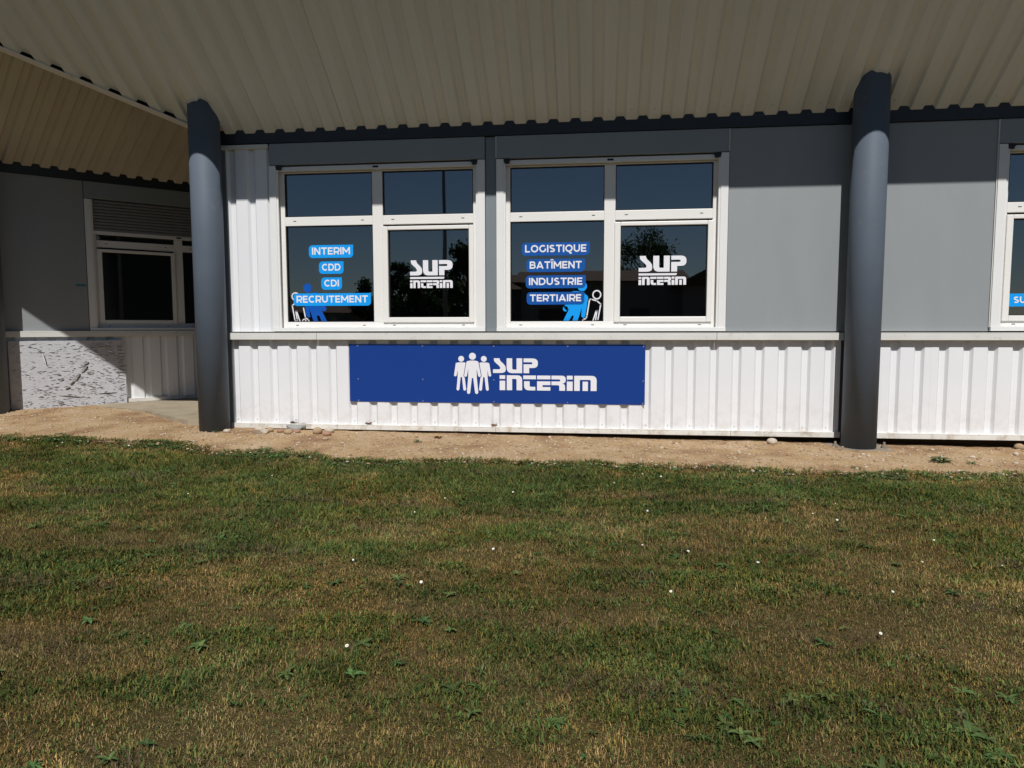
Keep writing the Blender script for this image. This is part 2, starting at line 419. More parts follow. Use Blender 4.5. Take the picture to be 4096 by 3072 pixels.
# grey panels, post, boxes
def panel(F, u0, u1, name='wall_panel', m='panel', z0=ZL1+.012, z1=ZB0-.004, o=.0):
    b = MB(); b.fbox(F, u0, u1, -.04, o, z0, z1); return b.build(name, MT[m], BLD, bevel=.004)
panel(FA, 1.236, 2.424); panel(FA, 2.428, 3.588)
panel(FA, -1.098, -.993, 'window_post', 'post', o=-.012)
panel(FA, -3.325, -1.1025, 'shutter_box', 'box', 2.797, ZB0-.004, .008)
panel(FA, -.9885, 1.2285, 'shutter_box', 'box', 2.797, ZB0-.004, .008)
panel(FA, 3.593, 5.80, 'shutter_box', 'box', 2.797, ZB0-.004, .008)
panel(FA, 5.81, AR)
for u in (-.9905, 1.2325, 3.5905):
    b = MB(); b.fbox(FA, u-.004, u+.004, -.01, .012, 2.80 if u < 3 else ZL1+.05, ZB0-.006); b.build('joint_strip', MT['trimw'], BLD)
panel(FB, -5.2, 1.312); panel(FB, 3.54, 4.95)
panel(FB, 1.318, 3.535, 'shutter_box', 'box', 2.80, ZB0-.004, .008)
# core walls behind the cladding (with the window openings left open)
OPEN = [(-3.27, -1.17), (-.93, 1.19), (3.66, 5.75)]
def core(F, u0, u1, opens, name='inner_wall'):
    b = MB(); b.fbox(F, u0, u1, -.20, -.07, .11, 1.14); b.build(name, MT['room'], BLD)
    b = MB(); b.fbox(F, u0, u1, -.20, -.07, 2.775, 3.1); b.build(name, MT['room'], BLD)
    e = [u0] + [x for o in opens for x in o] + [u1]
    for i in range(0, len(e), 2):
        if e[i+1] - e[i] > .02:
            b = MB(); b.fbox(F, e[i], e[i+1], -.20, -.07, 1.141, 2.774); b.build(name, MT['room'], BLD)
core(FA, AL, AR, OPEN)
core(FB, -5.2, 4.9, [(1.38, 3.48)])
# rooms
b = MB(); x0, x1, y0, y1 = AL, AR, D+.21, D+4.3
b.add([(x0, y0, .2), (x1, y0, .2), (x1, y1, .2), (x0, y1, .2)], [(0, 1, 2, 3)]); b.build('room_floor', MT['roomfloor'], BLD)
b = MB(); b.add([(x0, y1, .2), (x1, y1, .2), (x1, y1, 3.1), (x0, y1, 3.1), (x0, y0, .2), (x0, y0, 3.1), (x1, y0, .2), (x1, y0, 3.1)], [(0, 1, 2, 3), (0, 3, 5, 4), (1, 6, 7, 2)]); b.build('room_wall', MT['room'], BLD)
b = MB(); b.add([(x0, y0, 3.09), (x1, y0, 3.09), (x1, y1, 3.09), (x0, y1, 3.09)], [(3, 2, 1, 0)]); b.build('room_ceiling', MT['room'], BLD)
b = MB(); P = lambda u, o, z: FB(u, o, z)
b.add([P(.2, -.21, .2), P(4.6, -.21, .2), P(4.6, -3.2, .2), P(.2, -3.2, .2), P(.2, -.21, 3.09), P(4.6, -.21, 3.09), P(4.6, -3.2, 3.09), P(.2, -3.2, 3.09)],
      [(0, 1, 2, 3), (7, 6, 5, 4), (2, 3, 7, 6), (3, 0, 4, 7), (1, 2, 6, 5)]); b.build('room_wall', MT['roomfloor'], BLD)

# wing B lower wall
cladding(FB, -5.2, 4.9, .19, ZL0+.03, 1.72+.03)
for u0, u1 in ((-5.2, .35), (.353, 2.35), (2.353, 4.9)):
    b = MB(); b.fbox(FB, u0, u1, -.03, .042, ZL1-.006, ZL1+.014); b.fbox(FB, u0, u1, .030, .0425, ZL0+.01, ZL1-.0062)
    b.build('ledge_trim', MT['trimw'], BLD, bevel=.003)
b = MB(); b.fbox(FB, -5.2, 4.9, -.04, .030, .193, .205); b.fbox(FB, -5.2, 4.9, .018, .0305, .157, .1928); b.build('base_rail', MT['rail'], BLD, bevel=.003)
b = MB(); b.fbox(FB, -5.2, 4.95, -.30, -.06, -.2, .19); b.build('footing', MT['brown'], BLD)

# ---------------------------------------------------- soffits
RIB0 = -3.411
def soffA_sheet(x0, x1, k):
    pts = [x0, x1]
    j = math.floor((x0-RIB0)/PITCH) - 1
    while RIB0 + j*PITCH < x1 + .3:
        c = RIB0 + j*PITCH
        for q in (c-.056, c-.034, c+.034, c+.056):
            if x0+.002 < q < x1-.002: pts.append(q)
        j += 1
    pts.sort()
    def up(x):
        d = abs((x-RIB0+PITCH/2) % PITCH - PITCH/2)
        return .034*float(1 - np.clip((d-.034)/.022, 0, 1))
    b = MB(); vs = []
    lap = -.0025 if k % 2 else 0
    def ystart(x):
        if x > T0.x: return D + .10
        t = (x - T0.x)/(T1.x - T0.x); return T0.y + (T1.y - T0.y)*t
    for x in pts:
        ya = max(ystart(x), YE+.001)
        for y in (ya, YE): vs.append((x, y, zA(y) + up(x) + lap))
        for y in (ya, YE): vs.append((x, y, zA(y) + up(x) + lap + .002))
    fs = []
    for i in range(len(pts)-1):
        a, e = i*4, i*4+4
        fs += [(a, a+1, e+1, e), (a+2, e+2, e+3, a+3), (a+1, a+3, e+3, e+1), (a, e, e+2, a+2)]
    b.add(vs, fs).build('soffit_sheet', MT['soffit'], BLD)
e0 = RIB0 + PITCH*4 + .02
es = [e0 + PITCH*5*k for k in range(-4, 9)]
es = [x for x in es if T1.x < x < AR]; es = [T1.x + .002] + es + [AR]
for k in range(len(es)-1): soffA_sheet(es[k], es[k+1] + (.02 if k < len(es)-2 else 0), k)

PB = .1897; PB0 = .6333
dOut = (RIBB.x - RIBB.y)*Q             # outward metres per metre of rib
def soffB_sheet(s0, s1, k):
    pts = [s0, s1]; j = math.floor((s0-PB0)/PB) - 1
    while PB0 + j*PB < s1 + .3:
        c = PB0 + j*PB
        for q in (c-.05, c-.03, c+.03, c+.05):
            if s0+.002 < q < s1-.002: pts.append(q)
        j += 1
    pts.sort(); b = MB(); vs = []
    lap = -.0025 if k % 2 else 0
    L = 1.84/dOut if s1 < 1.2 else 2.75/dOut
    for s in pts:
        d = abs((s-PB0+PB/2) % PB - PB/2); up = .036*float(1 - np.clip((d-.03)/.02, 0, 1))
        p0 = FB(s, 0, 0)
        for t in (-.1, L): vs.append((p0.x + RIBB.x*t, p0.y + RIBB.y*t, ZS - .005 + SLB*t + up + lap))
        for t in (-.1, L): vs.append((p0.x + RIBB.x*t, p0.y + RIBB.y*t, ZS - .005 + SLB*t + up + lap + .002))
    fs = []
    for i in range(len(pts)-1):
        a, e = i*4, i*4+4
        fs += [(a, a+1, e+1, e), (a+2, e+2, e+3, a+3), (a+1, a+3, e+3, e+1), (a, e, e+2, a+2)]
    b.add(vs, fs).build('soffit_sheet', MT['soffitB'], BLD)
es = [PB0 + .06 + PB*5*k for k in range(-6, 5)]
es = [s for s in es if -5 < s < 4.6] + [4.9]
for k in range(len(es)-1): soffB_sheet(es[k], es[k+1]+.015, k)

# corner trim below the cut edge of soffit A, added dark board above it blocks leaking sky light
def on_trim(t): 
    p = T0 + (T1 - T0)*t; return Vector((p.x, p.y, zA(p.y)))
a, c = on_trim(-.02), on_trim(1.0)
dv = (c - a).normalized(); side = Vector((dv.y, -dv.x, 0)).normalized()
if side.x > 0: side = -side            # towards the recess
for t0, t1 in ((-.02, .36), (.362, 1.0)):
    b = MB(); p, q = on_trim(t0), on_trim(t1)
    def sec(P, o0, o1, h0, h1): return [P + side*o0 + Vector((0, 0, h0)), P + side*o1 + Vector((0, 0, h0)), P + side*o1 + Vector((0, 0, h1)), P + side*o0 + Vector((0, 0, h1))]
    b.hexa(sec(p, -.012, .168, -.012, -.005) + sec(q, -.012, .168, -.012, -.005))
    b.hexa(sec(p, .1685, .174, -.012, .06) + sec(q, .1685, .174, -.012, .06))
    b.build('corner_trim', MT['alu'], BLD)
ZD = 4.46
b = MB(); p, q = on_trim(-.05), on_trim(1.0)
b.hexa([p+side*.12+Vector((0, 0, .01)), q+side*.12+Vector((0, 0, .01)), q+side*.165+Vector((0, 0, .01)), p+side*.165+Vector((0, 0, .01)),
        Vector((*(p+side*.12).xy, ZD)), Vector((*(q+side*.12).xy, ZD)), Vector((*(q+side*.165).xy, ZD)), Vector((*(p+side*.165).xy, ZD))])
b.build('light_block_fascia', MT['beam'], BLD)
# roof deck and eave fascias
s_c = ((T1.x + CB/2) + (T1.y - CB/2))*Q     # eave corner along B
oB = 1.842
b = MB()
pl = [(AR, YE-.03), (T1.x, YE-.03), tuple((FB(-5.6, oB+.03, 0)).xy), tuple(FB(-5.6, -4, 0).xy), tuple(FB(4.9, -4, 0).xy), (AR, D+6)]
b.add([(x, y, ZD) for x, y in pl] + [(x, y, ZD+.1) for x, y in pl], [tuple(range(6)), tuple(range(11, 5, -1))] + [(i, (i+1) % 6, (i+1) % 6+6, i+6) for i in range(6)])
b.build('roof_deck', MT['roof'], BLD)
b = MB(); b.box(T1.x-.02, AR, YE-.03, YE, zA(YE)-.004, ZD-.002); b.build('eave_fascia', MT['beam'], BLD)
b = MB(); b.fbox(FB, -5.6, s_c, oB, oB+.05, 4.27, ZD-.002); b.build('eave_fascia', MT['beam'], BLD)

# ---------------------------------------------------- columns
RC = .15
def column(F, u, zb, plate=False, slope=None, zs=None):
    b = MB(); c = F(u, .185, 0); n = 48
    zt = ZS + .8
    b.tube([(c.x, c.y, zb-.15), (c.x, c.y, zt)], RC, n)
    o = b.build('column', MT['col'], BLD, smooth=False)
    for p in o.data.polygons: p.use_smooth = len(p.vertices) == 4
    # sealant bead where the column meets the soffit
    b = MB(); vs = []
    for k in range(n):
        a = 2*math.pi*k/n; x, y = c.x + math.cos(a), c.y
        for r_, dz in ((RC+.001, -.012), (RC+.010, -.004), (RC+.010, .01)):
            X_, Y_ = c.x + math.cos(a)*r_, c.y + math.sin(a)*r_
            z = zs(X_, Y_)
            if F is FA:
                d = abs((X_-RIB0+PITCH/2) % PITCH - PITCH/2); z += .034*float(1 - np.clip((d-.034)/.022, 0, 1))
            vs.append((X_, Y_, z+dz))
    fs = []
    for k in range(n):
        a, e = k*3, ((k+1) % n)*3
        fs += [(a, e, e+1, a+1), (a+1, e+1, e+2, a+2)]
    b.add(vs, fs).build('sealant_bead', MT['trimw'], o)
    if plate:
        b = MB(); b.box(c.x-.24, c.x+.25, c.y-.175, c.y+.2, zb-.02, zb+.002); b.build('base_plate', MT['plate'], o, bevel=.003)
        for sx in (-1, 1):
            b = MB(); x = c.x + sx*.215; y = c.y - .03
            b.tube([(x, y, zb+.0045), (x, y, zb+.028)], .024, 6); b.tube([(x, y, zb+.0285), (x, y, zb+.055)], .011, 8); b.build('anchor_bolt', MT['plate'], o)
    return o
sA = lambda x, y: zA(y)
sB = lambda x, y: ZS - .005 + SLB/dOut*(((x+CB/2) - (y-CB/2))*Q)
column(FA, -3.915, .06, zs=sA)
column(FA, 2.425, .034, True, zs=sA)
column(FB, .27, .1, zs=sB)

# ---------------------------------------------------- lettering helpers
def _arc(cx, cy, rx, ry, a0, a1, n=14): return [(cx + rx*math.cos(R(a0+(a1-a0)*k/n)), cy + ry*math.sin(R(a0+(a1-a0)*k/n))) for k in range(n+1)]
TH = .2; q_ = TH/2
def _dshape(x0, w_, y0, y1): return [(x0, y0), (x0+w_-(y1-y0)/2, y0)] + _arc(x0+w_-(y1-y0)/2, (y0+y1)/2, (y1-y0)/2, (y1-y0)/2, -90, 90) + [(x0, y1)]
GLYPH = {   # heavy geometric capitals: width, strokes (cap height 1)
 'I': (.2, [[(q_, 0), (q_, 1)]]),
 'N': (.92, [[(q_, 0), (q_, 1)], [(q_+.02, .93), (.92-q_-.02, .07)], [(.92-q_, 0), (.92-q_, 1)]]),
 'T': (.86, [[(0, 1-q_), (.86, 1-q_)], [(.43, 0), (.43, 1-TH)]]),
 'E': (.74, [[(q_, 0), (q_, 1)], [(q_, q_), (.74, q_)], [(q_, .5), (.68, .5)], [(q_, 1-q_), (.74, 1-q_)]]),
 'L': (.70, [[(q_, 0), (q_, 1)], [(q_, q_), (.70, q_)]]),
 'R': (.84, [[(q_, 0), (q_, 1)], _dshape(q_, .70, .36, 1-q_), [(.46, .36), (.74, .02)]]),
 'B': (.84, [[(q_, 0), (q_, 1)], _dshape(q_, .60, .52, 1-q_), _dshape(q_, .66, q_, .52)]),
 'D': (.96, [[(q_, 0), (q_, 1)], _dshape(q_, .76, q_, 1-q_)]),
 'M': (1.12, [[(q_, 0), (q_, 1)], [(q_+.02, .93), (.56, .30)], [(.56, .30), (1.12-q_-.02, .93)], [(1.12-q_, 0), (1.12-q_, 1)]]),
 'C': (.94, [_arc(.52, .5, .42, .4, 48, 312, 20)]),
 'G': (.98, [_arc(.52, .5, .42, .4, 50, 318, 20), [(.87, .50), (.87, .2)]]),
 'O': (1.06, [_arc(.53, .5, .43, .4, 0, 360, 26)]),
 'Q': (1.06, [_arc(.53, .5, .43, .4, 0, 360, 26), [(.55, .05), (.72, -.14), (.92, -.12)]]),
 'U': (.90, [[(q_, 1), (q_, .43)] + _arc(.45, .43, .35, .33, 180, 360) + [(.80, 1)]]),
 'S': (.80, [_arc(.41, .715, .29, .185, 40, 250, 12) + _arc(.40, .285, .30, .185, 75, -142, 12)]),
 'A': (1.04, [[(.09, 0), (.52, .97)], [(.52, .97), (.95, 0)], [(.24, .27), (.80, .27)]]),
 'Î': (.2, [[(q_, 0), (q_, 1)], [(-.12, 1.12), (q_, 1.26)], [(q_, 1.26), (.32, 1.12)]]),
}
def flat_text(body, F, uc, zb, height, width, off, m, parent, name='lettering'):
    tot = sum(GLYPH[c][0] for c in body) + .13*(len(body)-1)
    sx = width/tot; b = MB(); u = uc - width/2; k = 0
    for c in body:
        gw_, st = GLYPH[c]
        for line in st:
            th = TH if c != 'Î' or line[0][1] < 1 else .13
            for i in range(len(line)-1):
                (x0, y0), (x1, y1) = line[i], line[i+1]; d = math.hypot(x1-x0, y1-y0) or 1; dx, dy = (x1-x0)/d, (y1-y0)/d
                e0 = th*.12 if i > 0 else 0; e1 = th*.12 if i < len(line)-2 else 0
                nx_, ny_ = -dy*th/2, dx*th/2; k += 1; o_ = off + (k % 7)*.00003
                P_ = [(x0-dx*e0-nx_, y0-dy*e0-ny_), (x1+dx*e1-nx_, y1+dy*e1-ny_), (x1+dx*e1+nx_, y1+dy*e1+ny_), (x0-dx*e0+nx_, y0-dy*e0+ny_)]
                b.poly([F(u + px_*sx, o_, zb + py_*height) for px_, py_ in P_])
        u += (gw_ + .13)*sx
    return b.build(name, m, parent)

def curve_pts(P, n=5):
    """closed outline; points flagged (x,y,1) are rounded with a quadratic through neighbours' midpoints"""
    out = []; N = len(P)
    for i, p in enumerate(P):
        if len(p) == 3:
            a, c = P[i-1], P[(i+1) % N]
            A = ((a[0]+p[0])/2, (a[1]+p[1])/2); C = ((c[0]+p[0])/2, (c[1]+p[1])/2)
            if len(a) == 2: A = (p[0]+(a[0]-p[0])*.9, p[1]+(a[1]-p[1])*.9)
            if len(c) == 2: C = (p[0]+(c[0]-p[0])*.9, p[1]+(c[1]-p[1])*.9)
            for k in range(n+1):
                t = k/n; out.append(((1-t)**2*A[0]+2*t*(1-t)*p[0]+t*t*C[0], (1-t)**2*A[1]+2*t*(1-t)*p[1]+t*t*C[1]))
        else: out.append((p[0], p[1]))
    return out
def rect(x0, y0, x1, y1): return [(x0, y0), (x1, y0), (x1, y1), (x0, y1)]
SUP = [
 [(635, 150), (718, 150), (716, 172, 1), (740, 200), (785, 238, 1), (808, 282, 1), (800, 360, 1), (715, 360), (622, 360), (622, 308), (700, 308), (728, 306, 1), (726, 272, 1), (700, 248), (652, 208, 1), (636, 185, 1)],
 [(818, 150), (898, 150), (898, 285), (898, 310, 1), (925, 310), (960, 310), (960, 150), (1040, 150), (1040, 361), (905, 361), (818, 361, 1), (818, 270)],
 [(1060, 151), (1172, 151), (1263, 151, 1), (1263, 220), (1263, 287, 1), (1180, 287), (1140, 287), (1140, 361), (1060, 361), (1060, 234), (1160, 234), (1186, 234, 1), (1186, 205, 1), (1160, 205), (1060, 205)]]
INTERIM = [rect(717, 392, 797, 445), rect(717, 470, 797, 605),
 [(820, 392), (965, 392), (1040, 392, 1), (1040, 470), (1040, 605), (960, 605), (960, 468), (960, 443, 1), (935, 443), (897, 443), (897, 605), (820, 605)],
 rect(1055, 393, 1237, 446), [(1067, 475), (1147, 475), (1147, 530), (1147, 554, 1), (1172, 554), (1227, 554), (1227, 605), (1150, 605), (1067, 605, 1), (1067, 530)],
 rect(1252, 393, 1441, 446), [(1252, 475), (1441, 475), (1441, 528), (1330, 528), (1330, 556), (1441, 556), (1441, 606), (1252, 606)],
 [(1456, 393), (1590, 393), (1657, 393, 1), (1657, 448), (1657, 500, 1), (1607, 503), (1648, 512, 1), (1648, 560), (1648, 606), (1567, 606), (1567, 552), (1567, 528, 1), (1540, 528), (1456, 528), (1456, 475), (1560, 475), (1580, 475, 1), (1580, 446, 1), (1560, 446), (1456, 446)],
 rect(1673, 393, 1755, 446), rect(1673, 475, 1755, 606),
 [(1776, 393), (2010, 393), (2090, 393, 1), (2090, 470), (2090, 606), (2007, 606), (2007, 474), (2007, 450, 1), (1985, 450), (1855, 450), (1855, 606), (1776, 606)], rect(1894, 475, 1969, 606)]
def circle(cx, cy, r, n=28): return [(cx+r*math.cos(2*math.pi*k/n), cy-r*math.sin(2*math.pi*k/n)) for k in range(n)]
MID = [circle(326, 123, 50), [(238, 205), (252, 186, 1), (326, 184), (400, 186, 1), (412, 205), (448, 400), (442, 428, 1), (408, 410), (385, 305), (388, 430), (408, 640), (395, 680, 1), (362, 650), (335, 435), (316, 435), (290, 650), (260, 680, 1), (243, 640), (262, 430), (265, 300), (244, 408), (212, 430, 1), (203, 402)]]
LEFT = [circle(162, 160, 42), [(83, 225), (98, 211, 1), (160, 211), (212, 211), (226, 220), (207, 330), (194, 402), (200, 420), (212, 428), (233, 600), (215, 630, 1), (191, 605), (172, 422), (152, 422), (133, 600), (112, 630, 1), (91, 600), (108, 430), (110, 320), (94, 400), (74, 424, 1), (56, 398)]]
RIGHT = [[(652 - p[0], p[1], *p[2:]) for p in pl_] for pl_ in LEFT]
def print_polys(polys, F, fx, fz, off, m, parent, name, cv=True):
    b = MB()
    for pl_ in polys:
        P_ = curve_pts(pl_) if cv else pl_
        b.poly([F(fx(x), off, fz(y)) for x, y in P_])
    return b.build(name, m, parent)
def stroke(pts, wd):     # polyline ribbon as a list of quads
    out = []
    for i in range(len(pts)-1):
        a, c = Vector(pts[i]), Vector(pts[i+1]); d = (c-a)
        if d.length < 1e-6: continue
        d.normalize(); n_ = Vector((-d.y, d.x))*wd/2; a2, c2 = a-d*wd*.3, c+d*wd*.3
        out.append([tuple(a2+n_), tuple(a2-n_), tuple(c2-n_), tuple(c2+n_)])
    return out
def ring(cx, cy, r, wd, n=26):
    return [[(cx+(r+s_*wd/2)*math.cos(2*math.pi*k/n), cy+(r+s_*wd/2)*math.sin(2*math.pi*k/n)) for k, s_ in ((i, 1), (i+1, 1), (i+1, -1), (i, -1))] for i in range(n)]

# ---------------------------------------------------- windows
def ring_bars(b, F, u0, u1, z0, z1, wl, wr, wb, wt, o0, o1):
    b.fbox(F, u0, u0+wl, o0, o1, z0, z1); b.fbox(F, u1-wr, u1, o0, o1, z0, z1)
    b.fbox(F, u0+wl, u1-wr, o0, o1-.0006, z0, z0+wb); b.fbox(F, u0+wl, u1-wr, o0, o1-.0006, z1-wt, z1)
def window(F, u0, u1, sash_right=True, drop=None, label=None):
    b = MB()
    b.fbox(F, u0, u0+.072, -.085, .012, 1.146, 2.79); b.fbox(F, u1-.072, u1, -.085, .012, 1.146, 2.79)
    b.fbox(F, u0+.055, u0+.0915, -.02, .004, 1.147, 2.788); b.fbox(F, u1-.0915, u1-.055, -.02, .004, 1.147, 2.788)
    b.fbox(F, u0, u1, -.085, .022, 1.108, 1.1455)
    win = b.build('window', MT['alu'], BLD, bevel=.003)
    a, c = u0+.075, u1-.075
    mid = (a+c)/2; mh = .054
    fr = MB(); o0, o1 = -.13, -.06
    zb, zl, zu, zt = 1.205, 2.192, 2.283, 2.722
    fr.fbox(F, a, a+.055, o0, o1, 1.146, 2.77); fr.fbox(F, c-.055, c, o0, o1, 1.146, 2.77)
    fr.fbox(F, a+.055, c-.055, o0, o1-.0006, 1.146, zb); fr.fbox(F, a+.055, c-.055, o0, o1-.0006, zt, 2.77)
    fr.fbox(F, mid-mh, mid+mh, o0, o1+.0006, zb, zt)
    fr.fbox(F, a+.055, mid-mh, o0, o1-.0006, zl, zu); fr.fbox(F, mid+mh, c-.055, o0, o1-.0006, zl, zu)
    fr.build('frame', MT['pvc'], win, bevel=.004)
    fx0, fx1 = a+.055, mid-mh; gx0, gx1 = mid+mh, c-.055
    if not sash_right: fx0, fx1, gx0, gx1 = gx0, gx1, fx0, fx1
    # opening sash over the lower light
    sb = MB(); ring_bars(sb, F, gx0-.006, gx1+.006, 1.198, 2.170, .058, .050, .052, .038, -.10, -.042)
    sb.build('sash', MT['pvc'], win, bevel=.006)
    panes = []
    for (p0, p1, z0, z1) in ((fx0, fx1, zu, zt), (gx0, gx1, zu, zt), (fx0, fx1, zb, zl), (gx0+.05, gx1-.042, 1.248, 2.134)):
        g = MB(); g.fbox(F, p0-.005, p1+.005, -.097, -.09, z0-.005, z1+.005)
        g2 = MB(); g2.poly([F(p0-.006, -.09, z0-.006), F(p1+.006, -.09, z0-.006), F(p1+.006, -.09, z1+.006), F(p0-.006, -.09, z1+.006)])
        panes.append(g2.build('pane', MT['glass'], win))
        gk = MB(); ring_bars(gk, F, p0, p1, z0, z1, .008, .008, .008, .008, -.0895, -.07); gk.build('gasket', MT['black'], win)
    ws = MB()
    for (p0, p1) in ((fx0, fx1), (gx0, gx1)):
        for q in (p0+.09, p1-.12):
            for zz in (2.238, 1.168): ws.fbox(F, q, q+.03, -.0599, -.0585, zz, zz+.006)
    ws.build('weep_slot', MT['black'], win, kind='stuff')
    zt0 = 2.737 if drop is None else drop
    sh = MB(); sh.fbox(F, u0+.085, u1-.085, -.045, -.016, zt0, zt0+.045)
    bar = sh.build('shutter_bar', MT['alu'], win, bevel=.003)
    lk = MB(); lk.fbox(F, (u0+u1)/2-.03, (u0+u1)/2+.03, -.016, -.0135, zt0+.014, zt0+.032); lk.build('lock_slot', MT['black'], win)
    if drop is not None:
        z = zt0+.046
        while z < 2.79:
            sm = MB(); zt_ = min(z+.0385, 2.795)
            vs = []
            for u in (u0+.08, u1-.08):
                vs += [F(u, -.030, z), F(u, -.019, z+.004), F(u, -.016, (z+zt_)/2), F(u, -.019, zt_-.006), F(u, -.030, zt_-.002)]
            sm.add(vs, [(i, i+5, i+6, i+1) for i in range(4)] + [(0, 1, 2, 3, 4), (9, 8, 7, 6, 5), (0, 4, 9, 5)])
            sm.build('shutter_slat', MT['slat'], win); z += .0395
    else:
        for u in (u0+.078, u1-.078-.05):
            br = MB(); br.fbox(F, u, u+.05, -.014, .009, 2.748, 2.768); br.fbox(F, u-.012, u+.062, .0045, .0075, 2.768, 2.792)
            br.build('bracket', MT['black'], win)
    return win, (fx0, fx1, gx0, gx1)
W1, X1 = window(FA, -3.333, -1.1025)
W2, X2 = window(FA, -.9885, 1.232)
W3, X3 = window(FA, 3.600, 5.80, sash_right=False)
W4, X4 = window(FB, 1.318, 3.535, sash_right=False, drop=2.352)

# stickers: plate rounded except its top right corner
OS = -.0885
def sticker(F, win, body, u0, u1, z0, z1, m, th=.58):
    r = (z1-z0)*.3; b = MB(); P = []
    def arc(cx, cz, a0, a1):
        for k in range(7):
            a = R(a0 + (a1-a0)*k/6); P.append(F(cx + r*math.cos(a), OS+.0012, cz + r*math.sin(a)))
    arc(u0+r, z0+r, 180, 270); arc(u1-r, z0+r, 270, 360); P.append(F(u1, OS+.0012, z1)); arc(u0+r, z1-r, 90, 180)
    b.poly(P); b.build('sticker', m, win)
    h = (z1-z0)*th*.97
    flat_text(body, F, (u0+u1)/2, z0 + (z1-z0-h)*.58, h, (u1-u0) - (z1-z0)*.52, OS+.0024, MT['white'], win)
for t, u0, u1, z0, z1 in (('INTERIM', -2.967, -2.491, 1.866, 1.997), ('CDD', -2.862, -2.597, 1.702, 1.829), ('CDI', -2.841, -2.618, 1.539, 1.665), ('RECRUTEMENT', -3.147, -2.311, 1.373, 1.502)):
    sticker(FA, W1, t, u0, u1, z0, z1, MT['sky_blue'])
for t, u0, u1, z0, z1 in (('LOGISTIQUE', -.747, -.072, 1.859, 1.988), ('BATÎMENT', -.700, -.117, 1.698, 1.826), ('INDUSTRIE', -.707, -.109, 1.536, 1.663), ('TERTIAIRE', -.697, -.120, 1.374, 1.498)):
    sticker(FA, W2, t, u0, u1, z0, z1, MT['mid_blue'])
# figures
fx = lambda x: -3.321 + .00061*x
fz = lambda y: 2.080 - .000615*(y) - .0006*0
man = [circle(540, 848, 76), [(500, 985), (560, 940), (640, 920), (705, 922), (752, 972), (868, 1195), (862, 1250, 1), (805, 1240), (772, 1205), (875, 1415), (875, 1431), (785, 1431), (735, 1310), (690, 1320), (722, 1431), (640, 1431), (582, 1250), (556, 1190), (578, 1330), (545, 1370, 1), (505, 1310), (488, 1180)]]
print_polys(man, FA, fx, fz, OS, MT['man_blue'], W1, 'figure_print')
out1 = ring(320, 990, 62, 20) + stroke([(310, 1105), (258, 1140), (300, 1390), (318, 1415), (340, 1405), (342, 1380), (318, 1245), (335, 1243), (395, 1428)], 20) + stroke([(458, 1185), (490, 1350), (540, 1385), (562, 1428)], 20) + stroke([(442, 1428), (435, 1390), (480, 1368), (506, 1428)], 18)
print_polys(out1, FA, fx, fz, OS-.0004, MT['white'], W1, 'outline_figure_print', cv=False)
gx = lambda x: -.8624 + .0005687*x
gz = lambda y: 2.0425 - .000598*y
man2 = [circle(1265, 818, 82), circle(975, 1190, 45, 20), [(1050, 1000), (1090, 905), (1130, 893, 1), (1220, 905), (1300, 935), (1380, 985, 1), (1368, 1020), (1322, 1310), (1290, 1370, 1), (1250, 1310), (1262, 1170), (1215, 1310), (1178, 1412), (1090, 1412), (1122, 1310), (1090, 1300), (1022, 1412), (925, 1412), (1045, 1180), (1000, 1225), (945, 1165)]]
print_polys(man2, FA, gx, gz, OS, MT['sky_blue'], W2, 'figure_print')
out2 = ring(1520, 960, 68, 22) + stroke([(1262, 1412), (1285, 1370), (1335, 1350), (1350, 1310), (1395, 1035), (1430, 1035), (1520, 1060), (1590, 1115), (1540, 1380), (1525, 1405), (1500, 1390), (1525, 1225), (1510, 1228), (1450, 1412)], 21)
print_polys(out2, FA, gx, gz, OS-.0004, MT['white'], W2, 'outline_figure_print', cv=False)
def window_logo(win, u0, u1, z0, z1):
    hx = lambda x: u0 + (x-622)/(1263-622)*(u1-u0)
    zs1 = z1 - (z1-z0)*.545
    print_polys(SUP, FA, hx, lambda y: z1 - (y-150)/(361-150)*(z1-zs1), OS, MT['white'], win, 'lettering')
    bz = z1 - (z1-z0)*.60
    b = MB(); b.poly([FA(u0, OS, bz-.02), FA(u0+(u1-u0)*.79, OS, bz-.02), FA(u0+(u1-u0)*.81, OS, bz), FA(u0, OS, bz)]); b.build('logo_bar', MT['white'], win)
    zi = z1 - (z1-z0)*.72
    print_polys(INTERIM, FA, lambda x: u0 + (x-717)/(2090-717)*(u1-u0), lambda y: zi - (y-392)/(606-392)*(zi-z0), OS, MT['white'], win, 'lettering')
window_logo(W1, -1.895, -1.452, 1.548, 1.829)
window_logo(W2, .408, .866, 1.560, 1.843)
# blue band in the far window
b = MB(); b.poly([FA(3.737, OS+.0012, 1.334), FA(X3[3]-.046, OS+.0012, 1.334), FA(X3[3]-.046, OS+.0012, 1.453), FA(3.737, OS+.0012, 1.453)]); b.build('sticker', MT['sky_blue'], W3)
flat_text('SU', FA, 3.893, 1.366, .060, .105, OS+.0024, MT['white'], W3)

